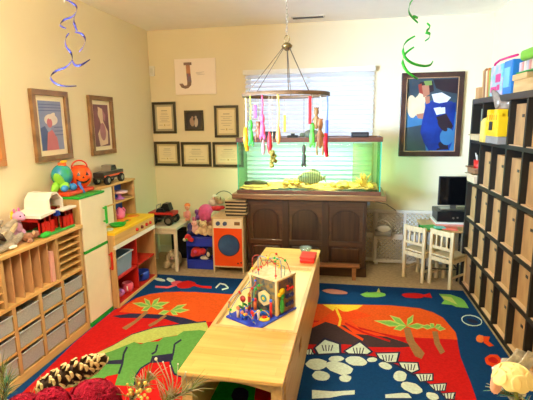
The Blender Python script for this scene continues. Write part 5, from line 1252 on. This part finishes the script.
orn('hanging_charm','bright green figure charm on lime ribbon'+Ln,'charm',250,False,119,146,om('green',(60,190,60)),b_fig,(RB('lime',(190,220,80)),.008))
orn('hanging_charm','small purple stick charm'+Ln,'charm',255,True,105,118,om('violet',(180,80,200)),b_stick)
orn('hanging_charm','pink and white figure charm on long magenta ribbon'+Ln,'charm',262,False,113,139,om('pink',(236,90,140)),b_fig,(RB('magenta',(226,80,110)),.012))
orn('hanging_animal','brown animal ornament left of the pink charm'+Ln,'ornament',258,True,121,142,om('brown',(140,90,60)),b_animal)
orn('hanging_charm','pale grey-pink drop charm low beside the brown animal'+Ln,'charm',262.5,True,139,155,om('greypink',(200,150,150)),b_drop)
orn('hanging_charm','narrow red drop charm above the olive leaf cluster','charm',269,False,131,154,om('red',(206,40,50)),b_drop)
orn('hanging_cluster','olive green and gold leaf cluster'+Ln,'ornament',272,False,150,168,om('olive',(130,120,40)),b_cluster)
orn('hanging_charm','small amber drop charm on wide yellow ribbon'+Ln,'charm',278,False,125,144,om('amber',(226,160,90)),b_drop,(RB('yellow',(246,220,110)),.014))
orn('hanging_charm','orange stick charm right of the yellow ribbon'+Ln,'charm',284.5,True,115,132,om('orange',(236,170,40)),b_stick)
orn('hanging_figurine','dark grey-green figurine hanging lowest beneath the wooden ring','figurine',304,True,144,167,om('dark',(62,62,46)),b_fig,om('darkstring',(96,96,80)))
orn('hanging_ribbon','wide solid red ribbon tag'+Ln,'ribbon',310,False,96,124,om('crimson',(206,24,30)),b_stick)
orn('hanging_charm','bright lime green charm below the wide red ribbon','charm',312.5,False,122,147,om('lime',(90,200,70)),b_fig)
orn('hanging_animal','brown bear-like ornament between lime charm and striped charm','ornament',316.5,True,107,134,om('tan',(150,110,60)),b_animal)
orn('hanging_animal','tan puppet ornament with long brown legs near right end of the ring','ornament',320.5,False,118,155,om('caramel',(170,120,80)),b_animal,(RB('white',(226,220,206)),.008))
orn('hanging_charm','royal blue charm on blue ribbon at the right end of the wooden ring','charm',330,True,120,143,om('blue',(30,90,200)),b_stick,(RB('blue',(110,150,210)),.012))
orn('hanging_charm','red and white striped curved charm hanging lowest at right of the ring','charm',327,False,133,157,om('candy',(220,40,60)),b_flag)

# ================================================================ SPIRAL STREAMERS
def streamer(name, label, m, paths, Y, w):
    t = thing(name, label, 'streamer', tuple(PY(paths[0][0][0], paths[0][-1][1] if False else paths[0][0][1], Y)))
    for pth in paths:
        P = [PY(a, b, Y+d) for a, b, d in pth]; out = []
        for i in range(len(P)-1):
            p0 = P[max(i-1,0)]; p1 = P[i]; p2 = P[i+1]; p3 = P[min(i+2,len(P)-1)]
            for k in range(6):
                u = k/6; out.append(.5*((2*p1)+(-p0+p2)*u+(2*p0-5*p1+4*p2-p3)*u*u+(-p0+3*p1-3*p2+p3)*u**3))
        out.append(P[-1])
        MB().ribbon(out, lambda u, w=w: w*(.35+.65*math.sin(PI*(.08+.84*u))), (.25,.3,1), th=.0012).done('spiral_strip', m, t)
    return t
Ys = 2.3
tipb = PZ(66,-6,HC); tipb = PY(66,-6,Ys)
s1 = streamer('spiral_streamer','shiny blue foil spiral streamer hanging from the ceiling at left', mat('foil_blue',(36,40,110),.35,metal=.4,var=.2),
   [[(64,-1,.0),(71,2,-.05),(77,8,-.04),(73,16,.03),(64,20,.06),(60,25,.0),(66,28.5,-.04)], [(75,14,0),(74,22,.05),(77,31,.04)], [(75,32,0),(82,34,-.05),(85.5,40,-.03),(83,47,.03),(79,52,.05)],
    [(69,33,.05),(65.5,39,.03),(66,46,-.03),(71,53,-.05),(72,60,0),(66,67,.04),(56,71,.05),(50.5,77,.0),(55,83,-.05),(64,86,-.05),(76.5,86,0)], [(72,60,.0),(75,65,-.04),(81,65,-.05),(90,59.5,.02)]], Ys, .012)
s2 = streamer('spiral_streamer','shiny green foil spiral streamer hanging in front of the painting', mat('foil_green',(50,190,70),.35,metal=.3,var=.2),
   [[(414,-2,.0),(410,4,-.05),(409,12,-.03),(413,18,.03),(418,23,.05)], [(413,16,0),(418,18,.04)], [(427,23,.04),(430,27,0),(426,32,-.04),(430,34,-.04),(429,38,0),(425,41,.04)],
    [(415,36,.05),(407,41,.03),(403,48,-.03),(405,57,-.05),(412,63,-.05),(423,66,-.02),(430,65,.02),(433,61,.04)], [(414,47,.04),(406,53,.02),(402.5,61,-.02),(406,70,-.04),(413,76,-.04),(418,79,0)]], Ys, .014)
for (t_, px) in ((s1, 64), (s2, 414)):
    a = PY(px, -1.5, Ys); MB().cyl((a.x, a.y, a.z-.02), (a.x, a.y, HC), .0012, seg=5).done('thread', WHITE, t_)

# ================================================================ GARLAND ON THE HALF WALL
LZ = 1.0555
random.seed(5)
NG0 = mat('garland_green',(70,96,44),.8,var=.2)
BERRY = mat('crimson_velvet', (140,8,40), .85, var=.25, scale=60, bump=1.0, bscale=300, spec=.1)
def fnt(px, py, Y=.6): return PY(px, py, Y)
def rose(name, label, cat, c, R, m, g=None):
    t = thing(name, label, cat, (c.x, c.y, max(LZ, c.z-R)))
    MB().ell(c, (R*.5, R*.5, R*.5), seg=16, jit=.08).done('heart', m, t)
    for ringi, (n, rr, tilt, s) in enumerate(((4,.34,.5,.36),(6,.58,.95,.44),(8,.82,1.15,.50))):
        for k in range(n):
            a = 2*PI*k/n + ringi*.5 + random.uniform(-.15,.15)
            Rm = Matrix.Rotation(a,3,'Z') @ Matrix.Rotation(tilt,3,'Y')
            d = Vector((math.cos(a)*R*rr, math.sin(a)*R*rr, R*(.42-.22*ringi)))
            p = MB(); p.ell(c+d, (R*s*.95, R*s*1.05, R*.09), rot=Rm, seg=14, jit=.07)
            o = p.done('petal', m, t)
    return t
c1 = fnt(91,393,.60); c2 = fnt(52,400,.58); c3 = fnt(24,404,.58); c4 = fnt(70,403,.55)
rose('crimson_flower','largest deep crimson fabric flower at the front of the garland','flower', fnt(92,398,.60), .047, BERRY)
rose('crimson_flower','deep crimson fabric flower under the left end of the pine cone','flower', fnt(50,402,.56), .034, BERRY)
rose('crimson_flower','deep crimson fabric flower at the left edge of the garland','flower', fnt(22,406,.55), .030, BERRY)
gr = thing('garland', 'thick pine garland rope lying along the half wall beneath the flowers', 'garland', (-.37,.52,LZ))
MB().tube([(-.66,.50,LZ+.024),(-.5,.53,LZ+.024),(-.3,.54,LZ+.024),(-.12,.52,LZ+.024)], .022, seg=10).done('rope', NG0, gr)
g2 = thing('garland', 'short pine garland rope lying on the half wall beneath the cream flower', 'garland', (.27,.55,LZ))
MB().tube([(.17,.55,LZ+.024),(.26,.56,LZ+.024),(.36,.54,LZ+.024)], .022, seg=10).done('rope', NG0, g2)
for t__, x0_, x1_ in ((gr,-.66,-.12),(g2,.17,.36)):
    b = MB()
    for k in range(int(500*(x1_-x0_))):
        x = random.uniform(x0_,x1_); a = random.uniform(0,2*PI); c_ = Vector((x,.53+math.cos(a)*.015,LZ+.024+math.sin(a)*.015))
        e = c_+Vector((random.uniform(-.02,.02),math.cos(a)*.03,math.sin(a)*.03)); e.z = min(max(e.z,LZ+.001),LZ+.055); b.tube([c_,e],.0007,seg=4)
    b.done('needles', NG0, t__)['kind'] = 'stuff'
# pine cone
p0 = fnt(38,389,.66); p1 = fnt(105,358,.66)
ax = (p1-p0); L = ax.length; ax.normalize()
pc = thing('pine_cone', 'brown pine cone with pale scale tips lying on crimson flowers', 'pine cone', tuple((p0+p1)/2-Vector((0,0,.03))))
core = MB().tube([p0+ax*L*u for u in (0,.15,.5,.85,1)], .01, rr=[.006,.014,.016,.012,.004], seg=12); core.done('core', mat('cone_core',(52,34,20),.9), pc)
sx = ax.cross(Vector((0,0,1))).normalized(); sz = sx.cross(ax)
SCL = mat('cone_scale',(72,46,26),.8,var=.2); TIP = mat('cone_tip',(206,186,136),.7,var=.1)
N = 76; sm_ = MB()
for k in range(N):
    u = (k+.5)/N; a = k*2.39996
    rad = .031*math.sin(PI*(.12+.80*u))**.7
    d = sx*math.cos(a)+sz*math.sin(a); b = p0+ax*L*(.02+.94*u)
    dirv = (d*.80+ax*(.45+.5*u)+Vector((random.uniform(-.12,.12),random.uniform(-.12,.12),random.uniform(-.12,.12)))).normalized(); side = dirv.cross(ax).normalized(); up = side.cross(dirv)
    q0 = b+d*.006; q1 = b+dirv*rad; w0, w1_, th = .003, .0068, .0016
    def ringv(c, w, h): return [c+side*w+up*h, c-side*w+up*h, c-side*w-up*h, c+side*w-up*h]
    R0 = [sm_.bm.verts.new(v) for v in ringv(q0,w0,th)]; R1 = [sm_.bm.verts.new(v) for v in ringv(q0.lerp(q1,.88)-ax*.002,w1_,th)]; R2 = [sm_.bm.verts.new(v) for v in ringv(q1+up*.001,w1_*.4,th*1.1)]
    for A_, B_, mi in ((R0,R1,0),(R1,R2,1)):
        for j in range(4): f = sm_.bm.faces.new((A_[j],A_[(j+1)%4],B_[(j+1)%4],B_[j])); f.material_index = mi
    f = sm_.bm.faces.new(R2); f.material_index = 1
sm_.done('scales', [SCL, TIP], pc)
# needles
NG = mat('pine_needle',(96,120,50),.7,rgb2=(150,150,80),scale=20); NF = mat('frosted_needle',(170,166,140),.6,var=.1); NT = mat('teal_needle',(60,130,110),.6,var=.2)
def sprig(label, base, tips, n, L, ms, spread, thick=.0006):
    t = thing('pine_sprig', label, 'pine sprig', tuple(base), group=None)
    MB().tube([base, base.lerp(tips,.5)+Vector((0,0,.004)), tips], .0022, seg=6).done('twig', mat('twig',(90,70,44),.8), t)
    for mi, m in enumerate(ms):
        b = MB()
        for k in range(n//len(ms)):
            u = random.random(); c = base.lerp(tips, u); d = (tips-base).normalized()*random.uniform(.2,1)+Vector((random.uniform(-1,1),random.uniform(-.8,.8),random.uniform(-.25,1)))*spread
            d.normalize(); l = L*random.uniform(.6,1.2)
            e = c+d*l; e.z = max(e.z, LZ+.002)
            b.tube([c, c.lerp(e,.5)+Vector((0,0,.003)), e], thick, seg=4, rr=[thick,thick,thick*.4])
        o = b.done('needles', m, t); o['kind'] = 'stuff'
    return t
sprig('green pine sprig with frosted tips at the left edge of the garland', fnt(6,400,.60), fnt(1,370,.60), 90, .035, [NG, NG, NF], .9)
sprig('teal tinted pine sprig in the bottom left corner', fnt(2,404,.57), fnt(8,383,.57), 60, .03, [NT, NG], .9)
sprig('yellow-green pine sprig right of the crimson flowers', fnt(128,404,.62), fnt(150,380,.62), 110, .032, [NG, NG, NF], .9)
sprig('frosted pine sprig below the near corner of the play table', fnt(160,405,.62), fnt(192,390,.62), 80, .04, [NF, NG], .9)
sprig('green pine sprig beneath the pine cone', fnt(30,402,.66), fnt(62,378,.68), 90, .03, [NG], .9)
t = thing('glitter_spray', 'thin pale glittering twig spray rising from the garland', 'twig spray', tuple(fnt(165,400,.64)))
b = MB(); b2 = MB(); b0 = fnt(172,402,.64); b.tube([b0, Vector((b0.x,.60,LZ+.001))], .0009, seg=4)
for (px, py) in [(156,359),(163,362),(170,366),(178,364),(186,372),(150,372)]:
    e = fnt(px, py, .64+random.uniform(-.03,.03)); b.tube([b0, b0.lerp(e,.5)+Vector((.004,0,.004)), e], .0009, seg=4); b2.ell(e, .0028 if px == 156 else .0016, seg=8)
b.done('stems', NF, t); b2.done('tips', mat('glitter',(255,250,235),.2,metal=.3), t)
b = MB()
for k in range(14): 
    p_ = fnt(random.uniform(125,150), random.uniform(383,400), .60+random.uniform(-.02,.02)); b.ell(p_, random.uniform(.002,.004), seg=8)
tag(b.done('gold_berries', mat('gold_berry',(240,206,110),.25,metal=.4)), 'cluster of tiny pale gold berries in the yellow-green pine sprig', 'berries', kind='stuff')
# cream flower with sheer leaves, right
rc = fnt(513,375,.60)
rose('cream_flower','cream fabric flower with sheer silvery wrap at the lower right','flower', rc, .026, mat('cream_petal',(246,228,164),.7,var=.06))
t = thing('sheer_wrap', 'translucent silvery crumpled wrap around the cream flower', 'wrap', tuple(fnt(515,385,.63)))
SH = clear('sheer_film', (240,238,232), .12, .2, .45, (252,250,242))
for (px, py, qx, qy, w_) in [(512,380,521,350,.016),(518,382,532,352,.016),(508,380,505,358,.012),(505,382,494,366,.011),(518,390,530,378,.014),(506,390,496,392,.012),(512,392,522,398,.014)]:
    a_ = fnt(px, py, .63); e_ = fnt(qx, qy, .64+random.uniform(-.02,.01)); mb = MB()
    mb.ribbon([a_, a_.lerp(e_,.35)+Vector((0,.006,.003)), a_.lerp(e_,.7)+Vector((0,-.004,.002)), e_], lambda u, w_=w_: w_*2*(.35+math.sin(PI*min(1,u*.9+.08))*.8), (1,.4,.3), th=.0015); mb.done('fold', SH, t)
MB().ell(fnt(496,384,.60),(.008,.006,.016),seg=10,jit=.1).done('pink_bud', mat('bud_pink',(226,170,150),.7), t)
sprig('silvery teal sprig beneath the cream flower', fnt(528,404,.61), fnt(500,392,.61), 60, .026, [NT, NF], .8)
MB().tube([fnt(515,385,.61), fnt(517,402,.60), Vector((fnt(517,402,.60).x,.60,LZ))], .003).done('stem', NG, t)

# ================================================================ LIGHT
def area(name, loc, rot, sx_, sy_, power, col):
    l = bpy.data.lights.new(name, 'AREA'); l.shape = 'RECTANGLE'; l.size = sx_; l.size_y = sy_; l.energy = power; l.color = col
    o = bpy.data.objects.new(name, l); COL.objects.link(o); o.location = loc; o.rotation_euler = rot; return o
WARM = (1.0, .83, .57); COOL = (.50, .72, 1.0)
LX, LY, LZ2 = -1.15, 1.15, 2.12  # lamp out of view, hung low so the ceiling catches more light
lt_ = thing('pendant_lamp', 'round glowing pendant lamp out of view, hung low with added uplight to brighten ceiling', 'pendant lamp', (LX,LY,LZ2-.1))
MB().ell((LX,LY,LZ2),.10,seg=24).done('globe', emat('lamp_glow',(255,224,170),5), lt_)
MB().cyl((LX,LY,LZ2+.095),(LX,LY,LZ2+.13),.03).done('socket', WHITE, lt_)
MB().cyl((LX,LY,LZ2+.13),(LX,LY,HC-.02),.004,seg=8).done('cable', WHITE, lt_)
MB().lathe([(0,0),(.05,0),(.05,.02),(0,.02)], (LX,LY,HC-.0205)).done('canopy', WHITE, lt_)
for dx_, dy_ in ((.13,0),(-.13,0),(0,.13),(0,-.13)):
    pl = bpy.data.lights.new('lamp_bulb', 'POINT'); pl.energy = BULB_W/4; pl.color = WARM; pl.shadow_soft_size = .04
    o = bpy.data.objects.new('lamp_bulb', pl); COL.objects.link(o); o.location = (LX+dx_,LY+dy_,LZ2)
MB().lathe([(.03,.10),(.115,.155),(.12,.155),(.05,.10),(.03,.095)], (LX,LY,LZ2), seg=28).done('added_uplight_shade', WHITE, lt_)  # shade added to go with the uplight
area('ceiling_fill', (LX,LY,LZ2+.17), (PI,0,0), .22, .22, UPLIGHT_W, WARM)  # added upward fill that brightens the ceiling and upper walls
# daylight behind the back window, cool fill behind the added left one
area('daylight_back', ((WX0+WX1)/2, YB+.9, 1.7), (math.radians(-78),0,0), 2.2, 1.6, DAY_W, (.86,.93,1.0))
o = area('cool_fill_left', (XL-.35, (LWN[0]+LWN[1])/2-.15, 1.65), (0,0,0), 1.2, 1.3, COOL_FILL_W, COOL)  # added cool fill, aimed narrowly at the right end of the back wall
o.rotation_euler = (Vector((.85, 4.85, 1.75))-Vector(o.location)).to_track_quat('-Z','Y').to_euler(); o.data.spread = math.radians(48)
tl = area('tank_light', (-.40,4.44,1.375), (0,0,0), .95, .10, TANK_W, (1.0,.97,.80))
wd = bpy.data.worlds.new('sky'); SC.world = wd; wd.use_nodes = True
nt = wd.node_tree; bg = nt.nodes['Background']; bg.inputs[0].default_value = (.80,.90,1.0,1); bg.inputs[1].default_value = SKY
# ================================================================ CAMERA
cd = bpy.data.cameras.new('camera'); cd.sensor_width = 36.0; cd.lens = F_PX/533*36; cd.clip_start = .02
cd.shift_x = 0.0
cam = bpy.data.objects.new('camera', cd); COL.objects.link(cam)
M = Matrix((AX, AY, AZ)).to_4x4(); M.translation = CAM
cam.matrix_world = M
SC.camera = cam
SC.view_settings.view_transform = 'Standard'; SC.view_settings.look = 'None'; SC.view_settings.gamma = 1; SC.view_settings.use_curve_mapping = False
SC.view_settings.exposure = EXPO
SC.cycles.max_bounces = 10; SC.cycles.transparent_max_bounces = 24; SC.cycles.diffuse_bounces = 6
SC.cycles.sample_clamp_indirect = 4
